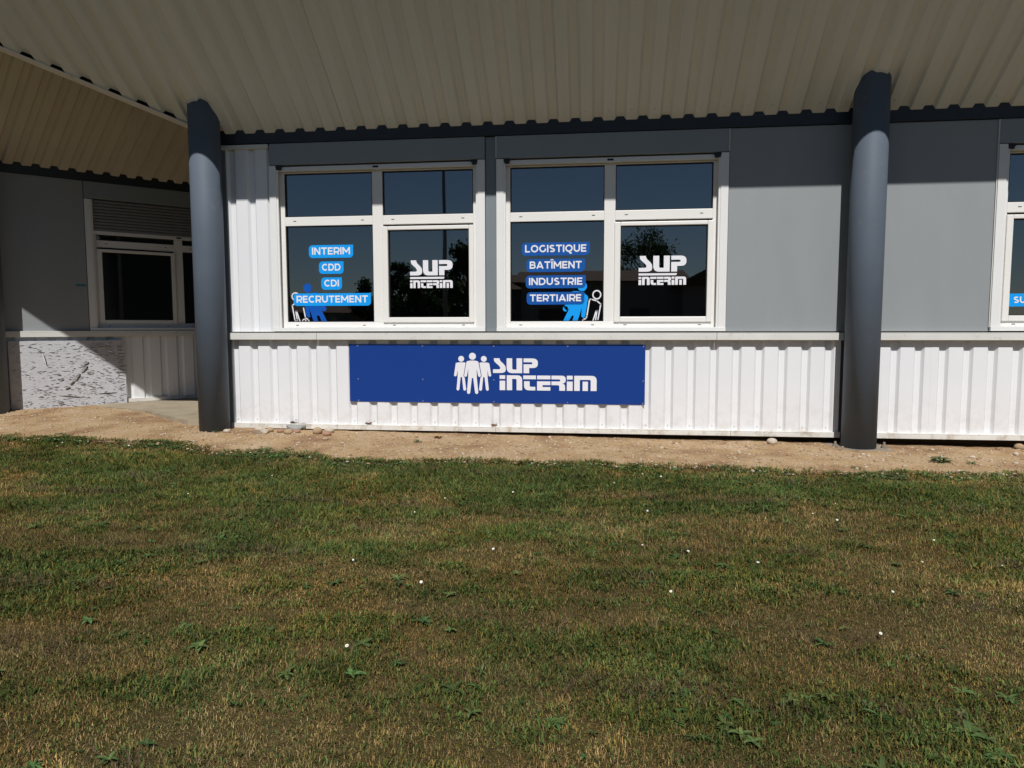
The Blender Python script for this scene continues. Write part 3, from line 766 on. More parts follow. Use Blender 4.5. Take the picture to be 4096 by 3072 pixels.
# ---------------------------------------------------- signboard
sg = MB(); sg.fbox(FA, -2.522, .478, .0035, .0075, .386, .976)
SIGN = sg.build('signboard', MT['blue'], label='long blue signboard with three white figures screwed to the white cladding', cat='sign')
lx = lambda x: -1.466 + .000705*x
lz = lambda y: .944 - .000704*y
print_polys(LEFT + RIGHT + MID, FA, lx, lz, .0085, MT['white'], SIGN, 'figures_print')
print_polys(SUP, FA, lx, lz, .0085, MT['white'], SIGN, 'lettering')
print_polys(INTERIM, FA, lx, lz, .0085, MT['white'], SIGN, 'lettering')
for u in (-2.43, -1.75, -1.02, -.28, .46):
    for z in (.96, .62, .40):
        b = MB(); c = FA(u, .0076, z); b.tube([c, FA(u, .0098, z)], .007, 8); b.build('rivet', MT['steel'], SIGN)

# ---------------------------------------------------- screws of the cladding
b = MB()
k = 0
u = PHL - 6*PITCH
while u < AR:
    if not (2.25 < u < 2.55) and u > -3.78:
        c = FA(u, -.028, .185); b.tube([c, FA(u, -.021, .185)], .008, 8)
    u += PITCH
u = RIB0 - 2*PITCH
while u < AR:
    for y in (D-.10,): b.tube([(u+.1, y, zA(y)-.004), (u+.1, y, zA(y)+.003)], .009, 8)
    u += PITCH
b.build('screw', MT['trimw'], BLD, kind='stuff')

# ------------------------------------------------------------------ OSB board against wing B
MT['osb'] = mat('whitewashed_board', (.55, .55, .57), .75, .2, var=.06, vscale=6, bump=.6, bscale=30, stretch=(1, 1, 7), dirt=(.2, .195, .19, .55), dscale=48, dlo=.58, dhi=.66)
MT['strand'] = mat('whitewashed_strand', (.62, .62, .63), .75, .2, var=.1, vscale=30)
MT['sliver_dark'] = mat('near_black_sliver', (.05, .048, .047), .9, .1)  # flat near-black slivers, most set just below a lifted pale strand
b = MB(); b.fbox(FB, .44, 1.695, .045, .06, .10, .985)
OSB = b.build('wall_board', MT['osb'], label='rough white flaking board standing against the shaded ribbed wall', cat='board', bevel=.002)
b = MB(); d2 = MB()
rs = random.Random(3)
def sliver(m, u, z, L, wd, ang, lift):
    ca, sa = math.cos(ang), math.sin(ang)
    P = []
    for (t, s_, h) in ((-.5, 0, .0), (-.2, .5, lift*.6), (.25, .42, lift), (.5, .05, lift*.8), (.2, -.5, .0), (-.25, -.4, 0)):
        P.append(FB(u + t*L*ca - s_*wd*sa, .0605 + h, z + t*L*sa + s_*wd*ca))
    Bk = [p + (FB(0, -.0008, 0)-FB(0, 0, 0)) for p in P]
    n_ = len(P); m.add(P+Bk, [tuple(range(n_)), tuple(range(2*n_-1, n_-1, -1))] + [(i, i+n_, (i+1) % n_+n_, (i+1) % n_) for i in range(n_)])
for i in range(900):
    u = rs.uniform(.47, 1.67); z = rs.uniform(.13, .96)
    if rs.random() > .35 + .65*sstep(.6, 1.6, u + (.9-z)*.5): continue
    L = rs.uniform(.015, .06); wd = rs.uniform(.002, .0045); a = rs.gauss(0, .22)
    sliver(d2, u, z-.003, L, wd, a, .0004)
    if rs.random() < .6: sliver(b, u, z+.004, L*1.05, wd*1.3, a, rs.uniform(.004, .010))
for (u, z, L, wd, a) in ((1.22, .62, .12, .035, .9), (1.14, .52, .12, .03, 1.0), (1.08, .45, .08, .02, .8), (1.03, .385, .07, .018, .5), (.80, .76, .16, .012, -1.35), (1.33, .83, .18, .02, -.42),
                         (1.06, .28, .24, .012, -.13), (1.45, .30, .2, .008, .05), (.95, .2, .09, .012, -.3), (1.28, .40, .1, .01, -.4), (1.52, .84, .1, .02, -.35), (1.38, .91, .2, .008, .12), (1.24, .695, .07, .03, .3)):
    sliver(d2, u+.012, z-.01, L*1.02, wd*1.25, a, .0004); sliver(b, u, z, L, wd, a, .016)
for k in range(14):
    z = .35 + k*.042; sliver(d2, 1.655 + rs.uniform(-.02, .01), z, rs.uniform(.06, .13), .008, math.pi + rs.uniform(-.5, .5), .0006)
b.build('lifted_strand', MT['strand'], OSB, kind='stuff'); d2.build('dark_sliver', MT['sliver_dark'], OSB, kind='stuff')
MT['teal'] = mat('faded_label', (.06, .2, .24), .5, .3, var=.2, vscale=40)
b = MB(); b.fbox(FB, 1.185, 1.298, .0005, .0025, 1.675, 1.705)
lab = b.build('wall_label', MT['teal'], label='tiny faded teal sticker on the grey panel beside the shuttered window', cat='sticker')
b = MB(); b.fbox(FB, 1.187, 1.298, .0005, .0025, 1.650, 1.674); b.build('lower_band', MT['panel'], lab)

# ------------------------------------------------------------------ lawn grass
def blades(P, hgt, wid, lean, az, cols, name, m, flat=False, **props):
    """P (n,3), every blade: 5 vertices, one quad and one triangle"""
    n = len(P)
    d = np.stack([np.cos(az), np.sin(az), np.zeros(n)], 1)
    sd = np.stack([-np.sin(az), np.cos(az), np.zeros(n)], 1)
    # face blade sides randomly
    up = np.array([0, 0, 1.0])
    l1 = lean*.35
    mid = P + d*(hgt*np.sin(l1)*.55)[:, None] + up*(hgt*np.cos(l1)*.55)[:, None]
    tip = mid + d*(hgt*np.sin(lean)*.5)[:, None] + up*(hgt*np.cos(lean)*.5)[:, None]
    wv = sd*(wid/2)[:, None]
    V = np.stack([P-wv, P+wv, mid+wv*.85, mid-wv*.85, tip], 1).reshape(-1, 3)
    base = np.arange(n)[:, None]*5
    T = np.concatenate([base + np.array([[0, 1, 2]]), base + np.array([[0, 2, 3]]), base + np.array([[3, 2, 4]])], 0)
    C = np.repeat(cols, 5, 0)
    k = np.tile(np.array([.7, .7, 1, 1, 1.08]), n)[:, None]
    return np_mesh(name, V, T, m, cols=C*k, **props)
MT['grass'] = attr_mat('grass_blades', .75, .06, .22)

def greenness(x, y):
    """0 dry .. 1 green"""
    g = .62*fbm(x*.75, y*1.5, 2.0, 21, 5) + .38*fbm(x*.8, y*1.3, 7.5, 31, 4)
    g = g + .13*np.exp(-((y-5.05)/.45)**2) - .018
    return sstep(.38, .62, g)
def clip_band(x, y):
    """rows of mown clippings, slightly oblique"""
    ph = (y + .06*x + .25*(fbm(x, y, .8, 41, 3)-.5))*1.9
    r = np.abs((ph % 1) - .5)*2
    return sstep(.5, .95, r)*sstep(.44, .64, fbm(x*.9, y*2.2, 2.2, 47, 5))*sstep(.35, .6, fbm(x, y, 11, 49, 2))
def scatter(n, y0, y1, marg=1.1, pw=1.0):
    """points over the part of the lawn around the view"""
    out = []
    while sum(map(len, out)) < n:
        y = RNG.uniform(y0, y1, n); x = RNG.uniform(-8.4, 6.2, n)
        ok = (x > -.98*y - marg) & (x < .70*y + marg)
        keep = ok & (RNG.random(n) < (np.minimum(1, 2.4/y))**pw) & (y < edge_y(x) + .06 + .10*(RNG.random(n)**3))
        out.append(np.stack([x[keep], y[keep]], 1))
    P = np.concatenate(out)[:n]; return P[:, 0], P[:, 1]
def blade_fan(P, hgt, wid, lean, az, cols, name, m, **props):
    """far blades: one triangle each"""
    n = len(P); d = np.stack([np.cos(az), np.sin(az), np.zeros(n)], 1); sd = np.stack([-np.sin(az), np.cos(az), np.zeros(n)], 1)
    tip = P + d*(hgt*np.sin(lean))[:, None] + np.array([0, 0, 1.0])*(hgt*np.cos(lean))[:, None]
    wv = sd*(wid/2)[:, None]
    V = np.stack([P-wv, P+wv, tip], 1).reshape(-1, 3); T = np.arange(3*n).reshape(-1, 3)
    k = np.tile(np.array([.75, .75, 1.05]), n)[:, None]
    return np_mesh(name, V, T, m, cols=np.repeat(cols, 3, 0)*k, **props)
def turf(N, y0, y1, pw):
    x, y = scatter(N, y0, y1, pw=pw)
    z = lawn_z(x, y) - .004
    z = np.where(y > edge_y(x), np.maximum(z, dirt_z(x, y)-.006), z)
    g = greenness(x, y); isg = RNG.random(N) < .12 + .80*g
    fk = np.clip(y/3.0, .8, 2.0)
    tuft = fbm(x, y, 13, 55, 2)
    fleck = isg & (RNG.random(N) < .45)
    hg = (.014 + .022*RNG.random(N)**1.6)*(.8 + .5*g)*(.55 + .95*tuft)*np.clip(fk, .95, 1.2)
    wd = (.0015 + .0014*RNG.random(N))*fk*np.where(isg, 1.1, .85)
    ln = np.clip(np.abs(RNG.normal(.95, .45, N)), 0, 1.6); az = RNG.uniform(0, 2*np.pi, N)
    ln[fleck] = RNG.uniform(.9, 1.5, fleck.sum()); wd[fleck] *= RNG.uniform(1.4, 2.6, fleck.sum()); hg[fleck] *= .8; z[fleck] += RNG.uniform(.002, .016, fleck.sum())
    r1 = RNG.random(N)[:, None]; r2 = RNG.random(N)[:, None]
    gc = (np.array([.042, .078, .022])*(1-r1) + np.array([.130, .185, .048])*r1)*(.65 + .6*r2)
    dc = np.array([.23, .140, .053])*(1-r1) + np.array([.56, .39, .17])*r1
    dk = RNG.random(N) < .38; dc[dk] *= .4
    cols = np.where(isg[:, None], gc, dc)
    ol = RNG.random(N) < .25; cols[ol] = (np.array([.21, .175, .045])*(.6 + .6*r2))[ol]
    cl = RNG.random(N) < clip_band(x, y)*.5; cols[cl] = (np.array([.14, .10, .06])*(.6+.8*r2))[cl]; ln[cl] = 1.25
    tone = ((.60 + .98*fbm(x, y, 1.6, 77, 4))*(.72 + .56*fbm(x, y, 9, 79, 2)))[:, None]
    straw = (~isg) & (fbm(x*.7, y*1.5, 2.6, 91, 4) > .57); tone[straw] *= 1.3
    warm = (fbm(x, y, 2.4, 83, 3)-.5)[:, None]*np.array([.35, .0, -.25]) + 1
    return np.stack([x, y, z], 1), hg, wd, ln, az, cols*tone*warm
P_, hg, wd, ln, az, cc = turf(520000, .9, 3.3, .6)
blades(P_, hg*.86, wd, ln, az, cc, 'grass', MT['grass'], kind='stuff', label='short mown grass, green patches among dry straw', cat='grass')
P_, hg, wd, ln, az, cc = turf(620000, 3.2, 6.9, .6)
blade_fan(P_, hg*1.05, wd*1.25, ln*.85, az, cc, 'grass', MT['grass'], kind='stuff', label='short mown grass reaching to the bare earth strip', cat='grass')
# loose clippings lying on top
NC = 34000
x, y = scatter(NC*5, .9, 6.0, pw=1.1); kp = RNG.random(len(x)) < clip_band(x, y)*.8 + .03; x, y = x[kp], y[kp]; n_ = len(x)
z = lawn_z(x, y) + .014 + .016*RNG.random(n_)
r1 = RNG.random(n_)[:, None]
cols = (np.array([.09, .066, .04])*(1-r1) + np.array([.30, .22, .125])*r1); br = RNG.random(n_) < .04; cols[br] = (.42, .34, .2)
blades(np.stack([x, y, z], 1), .02+.035*RNG.random(n_), (.0012+.001*RNG.random(n_))*np.clip(y/3, .8, 1.8), np.full(n_, 1.5)+RNG.normal(0, .12, n_), RNG.normal(0, .8, n_) + np.pi*(RNG.random(n_) < .5), cols, 'dry_clippings', MT['grass'], kind='stuff', label='loose dry grass clippings lying in rows on the lawn', cat='clippings')

# broad-leaved weeds in the turf
def leaf_strip(p, d, L, W, lift, droop, cup=.15, n=5):
    """one leaf: 2 x (n+1) vertices"""
    d = np.array([d[0], d[1], 0.0]); s_ = np.array([-d[1], d[0], 0.0]); V = []
    for i in range(n+1):
        t = i/n; wv = W*math.sin(math.pi*(.06 + .90*t**.8))**.8
        c = p + d*(L*t) + np.array([0, 0, lift*math.sin(t*1.9) - droop*t*t])
        V += [c + s_*wv/2 + np.array([0, 0, cup*wv]), c, c - s_*wv/2 + np.array([0, 0, cup*wv])]
    F_ = []
    for i in range(n):
        a = i*3; F_ += [(a, a+3, a+4, a+1), (a+1, a+4, a+5, a+2)]
    return V, F_
def rosettes(name, spots, m, seed, **props):
    r = np.random.default_rng(seed); V = []; F_ = []; C = []
    for (x, y, z, sz, nl, wk) in spots:
        base = np.array([.095, .155, .05])*(.65 + .7*r.random()); base[0] *= .8 + .5*r.random()
        for k in range(nl):
            a = 2*np.pi*k/nl + r.normal(0, .35); L = sz*(.6 + .6*r.random())
            v, f = leaf_strip(np.array([x, y, z]), (math.cos(a), math.sin(a)), L, L*wk*(.8+.4*r.random()), L*(.05 + .32*r.random()), L*.2*r.random())
            o = len(V); V += v; F_ += [tuple(i+o for i in q) for q in f]
            cc = base*(.75 + .5*r.random()); C += [cc]*len(v)
    return np_mesh(name, np.array(V), np.array(F_), m, cols=np.array(C), smooth=True, **props)
MT['leaf'] = attr_mat('weed_leaves', .65, .15, .25)
x, y = scatter(6000, 1.2, 5.9, pw=.6); kp = RNG.random(len(x)) < .05 + .55*greenness(x, y)**2*sstep(.42, .6, fbm(x, y, 2.6, 88, 3)); x, y = x[kp], y[kp]
spots = [(a, c, float(lawn_z(a, c))+.012, random.uniform(.014, .044), random.randint(4, 11), random.uniform(.14, .42)) for a, c in zip(x, y)]
rosettes('broadleaf_weeds', spots, MT['leaf'], 5, kind='stuff', label='low broad-leaved weeds scattered through the grass', cat='weeds')

# ragged weeds along the edge of the bare earth
x = RNG.uniform(-7.5, 5, 1500); x = x[RNG.random(1500) < sstep(.42, .6, fbm(x, x*0, 1.9, 66, 3))*.9 + .1]; y = edge_y(x) + RNG.normal(.02, .08, len(x))
spots = [(a, c, float(dirt_z(a, c))-.01, random.uniform(.03, .07), random.randint(5, 9), random.uniform(.18, .35)) for a, c in zip(x, y)]
rosettes('edge_weeds', spots, MT['leaf'], 6, kind='stuff', label='ragged green weeds along the lawn edge by the bare earth', cat='weeds')

# ------------------------------------------------------------------ gravel and stones
def pebble_base(seed, n=1):
    bm = bmesh.new(); bmesh.ops.create_icosphere(bm, subdivisions=n, radius=.5)
    V = np.array([v.co[:] for v in bm.verts]); F_ = np.array([[v.index for v in f.verts] for f in bm.faces]); bm.free()
    r = np.random.default_rng(seed); return V, F_
PV, PF = pebble_base(1, 1)
NG = 8000
x = RNG.uniform(-8, 5.5, NG); t = RNG.random(NG)
far_ = np.where(x > -4.2, D + .02, np.minimum(x + CB - .1, 8.5))
y = edge_y(x) - .05 + (far_ - edge_y(x))*t
z = dirt_z(x, y)
sz = (.006 + .020*RNG.random(NG)**3.2)*(1 + .5*(RNG.random(NG) < .06))
V = PV[None]*(1 + .35*(RNG.random((NG, len(PV), 1))-.5))*np.stack([sz*(1+.6*RNG.random(NG)), sz*(1+.4*RNG.random(NG)), sz*.65], 1)[:, None, :]
V = V + np.stack([x, y, z+sz*.12], 1)[:, None, :]
F_ = (PF[None] + (np.arange(NG)*len(PV))[:, None, None]).reshape(-1, 3)
c0 = np.array([[.42, .31, .19], [.44, .34, .23], [.32, .2, .115], [.5, .42, .32]])[RNG.integers(0, 4, NG)]*(.8+.35*RNG.random(NG))[:, None]
MT['gravel'] = attr_mat('gravel_stone', .85, .15, 0)
np_mesh('gravel', V.reshape(-1, 3), F_, MT['gravel'], cols=np.repeat(c0, len(PV), 0), kind='stuff', label='small tan gravel strewn over the bare earth', cat='gravel')
MT['stone'] = [mat('cobble_tan', (.38, .265, .16), .8, .2, var=.15, vscale=30, bump=.2, bscale=120), mat('cobble_pale', (.5, .43, .34), .8, .2, var=.15, vscale=25, bump=.2, bscale=120),
               mat('cobble_red', (.34, .19, .125), .8, .2, var=.15, vscale=30, bump=.2, bscale=120), mat('cobble_slate', (.27, .27, .25), .75, .25, var=.2, vscale=20, bump=.4, bscale=60)]
SV, SF = pebble_base(2, 3)
def stone(px, py, wpx, hk, dk, mi, label, rough=.05, angular=False, seed=0, group=None):
    """wpx: width in photo pixels; rests on the earth where the pixel meets it"""
    x, y, z, dep = on_ground(px, py); wd_ = 1.12*wpx/FPX*dep
    r = np.random.default_rng(seed+11); V = SV.copy()
    if angular:
        for _ in range(9):
            nrm = r.normal(0, 1, 3); nrm /= np.linalg.norm(nrm); lim = .30 + .14*r.random()
            q = V@nrm; V = V - np.outer(np.maximum(q-lim, 0), nrm)
    V = V*(1 + rough*(vnoise(V[:, 0]*3+V[:, 2], V[:, 1]*3, 1.0, seed)-.5)[:, None]*2)
    V = V*np.array([wd_, wd_*dk, wd_*hk]); a = r.uniform(-.3, .3)
    V = np.stack([V[:, 0]*math.cos(a)-V[:, 1]*math.sin(a), V[:, 0]*math.sin(a)+V[:, 1]*math.cos(a), V[:, 2]], 1)
    me = bpy.data.meshes.new('stone'); me.from_pydata([tuple(p) for p in V], [], [tuple(f) for f in SF]); me.materials.append(MT['stone'][mi])
    if not angular: me.polygons.foreach_set('use_smooth', [True]*len(me.polygons))
    o = bpy.data.objects.new('stone', me); COL.objects.link(o)
    y = min(y + wd_*dk*.3, D - .01 - wd_*dk*.1) if y < D else y
    o.location = (x, y, float(dirt_z(x, y)) + wd_*hk*.5*.62)
    return set_props(o, label, 'stone', group)
K8 = lambda a, b_: (800+.5425*a, 1500+.5425*b_)
K7 = lambda a, b_: (2600+.6763*a, 1200+.6763*b_)
stone(*K8(190, 424), 26, .55, .8, 1, 'small pale pebble beside the foot of the column next to the recess', seed=1)
stone(*K8(440, 437), 54, .62, .8, 1, 'angular flat cream rock lying against the base rail', angular=True, seed=2)
stone(*K8(513, 420), 24, .8, .9, 0, 'tan cobble between the angular cream rock and the slate slab', seed=3)
stone(*K8(588, 424), 26, .6, .8, 2, 'reddish pebble tucked under the left end of the slate slab', seed=4)
stone(*K8(643, 437), 35, .66, .9, 0, 'rounded tan cobble in front of the slate slab', seed=5)
stone(*K8(705, 428), 30, .55, .8, 2, 'reddish cobble under the right end of the slate slab', seed=6)
stone(*K8(858, 436), 36, .8, .95, 0, 'tall rounded tan cobble right of the slate slab', seed=7)
stone(*K8(947, 424), 37, .58, .85, 1, 'smooth oval pale cobble lying on a flatter one', seed=8)
stone(*K8(927, 446), 36, .5, .8, 2, 'flat reddish cobble under the smooth oval one', seed=9)
stone(*K8(920, 481), 23, .55, .9, 0, 'lone small tan cobble in front of the cobble pair', seed=10)
stone(*K7(725, 852), 37, .68, .9, 1, 'rounded pale cobble below the rail between sign and round column', seed=12)
stone(*K7(2192, 885), 34, .75, .9, 0, 'tan cobble below the rail under the far window with blue band', seed=13)
stone(*K7(97, 882), 16, .6, .9, 0, 'small tan pebble on the bare earth below the sign end', seed=14)
stone(*K7(440, 850), 18, .45, .8, 2, 'small flat brown stone on the earth left of the round cobble', seed=15)
stone(*K7(1910, 935), 22, .5, .8, 1, 'pale pebble beside the low weed on the earth', seed=16)
stone(*K7(2170, 920), 20, .6, .8, 1, 'pale pebble in front of the tan cobble under the far window', seed=17)
stone(*K7(1262, 917), 16, .5, .8, 1, 'tiny pale pebble on the steel plate at the column foot', seed=18)
# slate slab leaning on the rail
x, y, z, dep = on_ground(*K8(660, 420)); b = MB(); L = 150*.5425/FPX*dep; rs = random.Random(5)
top = []; bot = []
for k in range(14):
    a = 2*math.pi*k/14; rr = 1 + rs.uniform(-.14, .14)
    ex, ey = math.cos(a)*L/2*rr, math.sin(a)*.055*rr
    top.append((x+ex, D-.045+ey, z+.046+ey*.45+rs.uniform(-.006, .006))); bot.append((x+ex*.98, D-.045+ey*.98, z+.030+ey*.45))
b.add(top+bot, [tuple(range(14)), tuple(range(27, 13, -1))] + [(i, i+14, (i+1) % 14+14, (i+1) % 14) for i in range(14)])
b.build('slate_slab', MT['stone'][3], label='grey slate slab resting on cobbles along the base rail', cat='stone')

# ------------------------------------------------------------------ single weeds, dead leaves, daisies
def weed(px, py, wpx, label, nl=26, seed=0, hk=.5):
    x, y, z, dep = on_ground(px, py); r_ = wpx/FPX*dep/2; rr = np.random.default_rng(seed)
    V = []; F_ = []; C = []
    for k in range(nl):
        a = rr.uniform(0, 6.28); q = r_*rr.random()**.5*.55; L = r_*(.35+.35*rr.random())
        v, f = leaf_strip(np.array([q*math.cos(a), q*math.sin(a)*.7, r_*hk*rr.random()*.7]), (math.cos(a+rr.normal(0, .5)), math.sin(a+rr.normal(0, .5))), L, L*.38, L*.5*rr.random(), L*.3*rr.random(), n=4)
        o = len(V); V += v; F_ += [tuple(i+o for i in q_) for q_ in f]; C += [np.array([.075, .13, .045])*(.6+.8*rr.random())]*len(v)
    root = empty('weed', (x, y, z), label, 'plant', 'weeds growing in the bare earth')
    o = np_mesh('foliage', np.array(V), np.array(F_), MT['leaf'], cols=np.array(C), smooth=True); o.parent = root
    b = MB(); 
    for k in range(3): b.tube([(x, y, z-.01), (x+rr.normal(0, .01), y, z+r_*hk*.5)], .0025, 5)
    b.build('stem', MT['leafstem'], root); return root
MT['leafstem'] = mat('green_stem', (.06, .09, .03), .6, .2)
weed(*K8(1605, 495), 38, 'small isolated weed on the earth below the sign', 22, 1, .7)
weed(*K7(1715, 958), 88, 'wide low weed on the earth right of the column foot', 46, 2, .45)
weed(*K7(1905, 970), 50, 'flat dark weed next to the lawn under the far window', 24, 3, .35)
weed(*K8(115, 425), 34, 'thin weed sprouting at the foot of the column next to the recess', 16, 4, 1.3)
MT['dead'] = mat('dead_leaf', (.16, .075, .035), .8, .15, var=.3, vscale=60)
def dead_leaf(loc, sz, rot, label, seed):
    rr = random.Random(seed); b = MB(); P = []
    for k in range(11):
        a = 2*math.pi*k/11; q = sz*(1 if k % 2 else .55)*rr.uniform(.8, 1.15)
        P.append(Vector(loc) + Vector((math.cos(a)*q*1.5, math.sin(a)*q*.8, .008 + rr.uniform(0, sz*.7))))
    b.add([Vector(loc)+Vector((0, 0, .006))] + P, [(0, i+1, (i+1) % 11+1) for i in range(11)])
    o = b.build('dead_leaf', MT['dead'], label=label, cat='leaf', group='curled dead leaves')
    m_ = o.modifiers.new('thick', 'SOLIDIFY'); m_.thickness = .0012
    return o
x, y, z, _ = on_ground(*K8(1755, 470)); dead_leaf((x, y, z), .035, 0, 'curled brown dead leaf on the earth below the sign', 1)
for px, lb in ((1245, 'brown dead leaf caught on the base rail under the sign corner'), (690, 'brown dead leaf on the base rail above the slate slab'), (2170, 'brown dead leaf on the base rail under the sign figures')):
    r = ray(*K8(px, 366)); t = (D-.012)/r.y; dead_leaf((r.x*t, D-.012, ZR1+.001), .03, 0, lb, px)

MT['petal'] = mat('daisy_petal', (.82, .82, .8), .6, .2); MT['disc'] = mat('daisy_disc', (.75, .5, .04), .7, .2)
K5 = lambda a, b_: (1400+.6329*a, 1700+.6329*b_)
K6 = lambda a, b_: (2700+.6311*a, 1700+.6311*b_)
K4 = lambda a, b_: (.6329*a, 1700+.6329*b_)
spots = [K5(*q) for q in ((2025, 287), (1965, 347), (1670, 383), (1848, 327), (1030, 447), (600, 480), (408, 573), (1880, 567), (2138, 827), (1848, 780), (20, 877), (450, 1030), (2027, 1088), (905, 815))]
spots += [K6(*q) for q in ((1015, 515), (873, 580), (1027, 628), (83, 830), (525, 905), (1567, 893), (1640, 755), (1380, 1087), (2072, 915))]
spots += [K4(*q) for q in ((535, 105), (395, 127), (362, 150), (815, 148), (1720, 338), (1190, 452))] + [(2400+.7667*1463, 2300+.7667*338), (300+.678*1605, 2300+.678*460)]
pm = bmesh.new()
for k in range(13):
    a = 2*math.pi*k/13; c_, s_ = math.cos(a), math.sin(a)
    v = [pm.verts.new((c_*r_ - s_*w_, s_*r_ + c_*w_, h_)) for r_, w_, h_ in ((.0025, -.001, 0), (.007, -.0019, .0012), (.0098, 0, .0008), (.007, .0019, .0012), (.0025, .001, 0))]
    pm.faces.new(v)
petm = bpy.data.meshes.new('petals'); pm.to_mesh(petm); pm.free(); petm.materials.append(MT['petal'])
dm = bmesh.new(); bmesh.ops.create_uvsphere(dm, u_segments=10, v_segments=6, radius=.0035); bmesh.ops.scale(dm, vec=(1, 1, .6), verts=dm.verts)
dism = bpy.data.meshes.new('disc'); dm.to_mesh(dism); dm.free(); dism.materials.append(MT['disc'])
b = MB(); b.tube([(0, 0, -.036), (.003, 0, -.018), (0, 0, 0)], .0009, 5); tmp = b.build('stem', MT['leafstem'], origin=(0, 0, 0)); stemm = tmp.data; COL.objects.unlink(tmp); bpy.data.objects.remove(tmp)
for i, (px, py) in enumerate(spots):
    x, y, z, dep = on_ground(px, py)
    root = empty('daisy', (x, y, z), 'small white daisy standing open in the lawn grass', 'daisy', 'daisies in the lawn')
    sc = random.uniform(.5, .78); tilt = (random.uniform(.35, .8), random.uniform(-.25, .25), 0)
    for nm, me in (('petals', petm), ('disc', dism), ('stem', stemm)):
        o = bpy.data.objects.new(nm, me); COL.objects.link(o); o.parent = root; o.location = (0, 0, .036*sc); o.scale = (sc,)*3
        if nm != 'stem': o.rotation_euler = tilt
        if nm == 'disc': o.location = (0, -.0006, .0372*sc)

# ------------------------------------------------------------------ behind the glass
MT['petal2'] = mat('orchid_petal', (.8, .79, .76), .6, .2); MT['ole'] = mat('orchid_leaf', (.03, .05, .025), .4, .4)
MT['bark'] = mat('dark_twig', (.05, .03, .022), .8, .2); MT['pot'] = mat('glazed_pot', (.06, .05, .05), .3, .5)
ox, oy, oz = -2.66, D+.24, 1.145
OR = empty('orchid', (ox, oy, oz), 'potted white orchid standing behind the recruitment stickers', 'plant')
b = MB(); b.tube([(ox, oy, oz), (ox, oy, oz+.03), (ox, oy, oz+.09)], [.04, .05, .055], 16); b.build('pot', MT['pot'], OR)
V = []; F_ = []
for a, L in ((.2, .15), (2.9, .16), (1.0, .10), (-.9, .12), (3.9, .13), (2.2, .1)):
    v, f = leaf_strip(np.array([ox, oy, oz+.085]), (math.cos(a), math.sin(a)*.5), L, .05, .06, .05, n=6); o_ = len(V); V += v; F_ += [tuple(i+o_ for i in q) for q in f]
b = MB(); b.add(V, F_); b.build('leaf', MT['ole'], OR, smooth=True)
for dx in (-.03, .05):
    b = MB(); b.tube([(ox, oy, oz+.08), (ox+dx*.7, oy, oz+.22), (ox+dx, oy, oz+.40)], .003, 6); b.build('stem', MT['ole'], OR)
for fx_, fz_ in ((-.055, .415), (-.03, .40), (-.005, .405)):
    b = MB()
    for k in range(5):
        a = k*1.2566+.3; b.add([(ox+fx_, oy-.02, oz+fz_), (ox+fx_+math.cos(a-.4)*.024, oy-.026, oz+fz_+math.sin(a-.4)*.024), (ox+fx_+math.cos(a)*.032, oy-.02, oz+fz_+math.sin(a)*.032), (ox+fx_+math.cos(a+.4)*.024, oy-.026, oz+fz_+math.sin(a+.4)*.024)], [(0, 1, 2, 3)])
    b.build('flower', MT['petal2'], OR)
tx = -2.295; TW = empty('twig_vase', (tx, oy, oz), 'dark twigs in a vase beside the orchid behind the glass', 'vase')
b = MB(); b.tube([(tx, oy, oz), (tx, oy, oz+.04), (tx, oy, oz+.08), (tx, oy, oz+.10)], [.03, .05, .035, .02], 14); b.build('vase', MT['pot'], TW)
for pts in ([(0, .08), (.005, .25), (-.01, .42), (.012, .5), (-.02, .62)], [(0, .08), (-.012, .3), (-.03, .46), (-.045, .56)], [(.0, .1), (.02, .33), (.025, .52), (.01, .66)]):
    b = MB(); b.tube([(tx+p[0], oy, oz+p[1]) for p in pts], [.006, .005, .004, .003, .002][:len(pts)], 6); b.build('twig', MT['bark'], TW)
b = MB(); b.poly([(tx-.02+q[0], oy-.02, oz+.285+q[1]) for q in ((0, -.02), (.016, .002), (.012, .014), (0, .008), (-.012, .014), (-.016, .002))]); b.build('heart_tag', MT['petal2'], TW)
bx = -1.9; b = MB(); b.tube([(bx, oy, oz), (bx, oy, oz+.05), (bx, oy, oz+.10), (bx, oy, oz+.12), (bx, oy, oz+.19)], [.03, .04, .035, .018, .02], 16); b.build('bottle_vase', MT['pot'], smooth=True, label='dark bottle-shaped vase behind the pane with white logo and pole reflection', cat='vase')
b = MB(); b.add([(-3.04, oy+.12, 1.86), (-3.02, oy+.12, 1.86), (-2.64, oy+.12, 1.15), (-2.84, oy+.12, 1.15), (-3.04, oy+.13, 1.86), (-3.02, oy+.13, 1.86), (-2.64, oy+.13, 1.15), (-2.84, oy+.13, 1.15)], [(3, 2, 1, 0), (4, 5, 6, 7), (0, 1, 5, 4), (1, 2, 6, 5), (2, 3, 7, 6), (3, 0, 4, 7)])
b.build('slanted_wedge', MT['petal2'], label='pale slanted triangular card standing behind the blue figure', cat='wedge')  # thin pale triangle set upright behind the pane

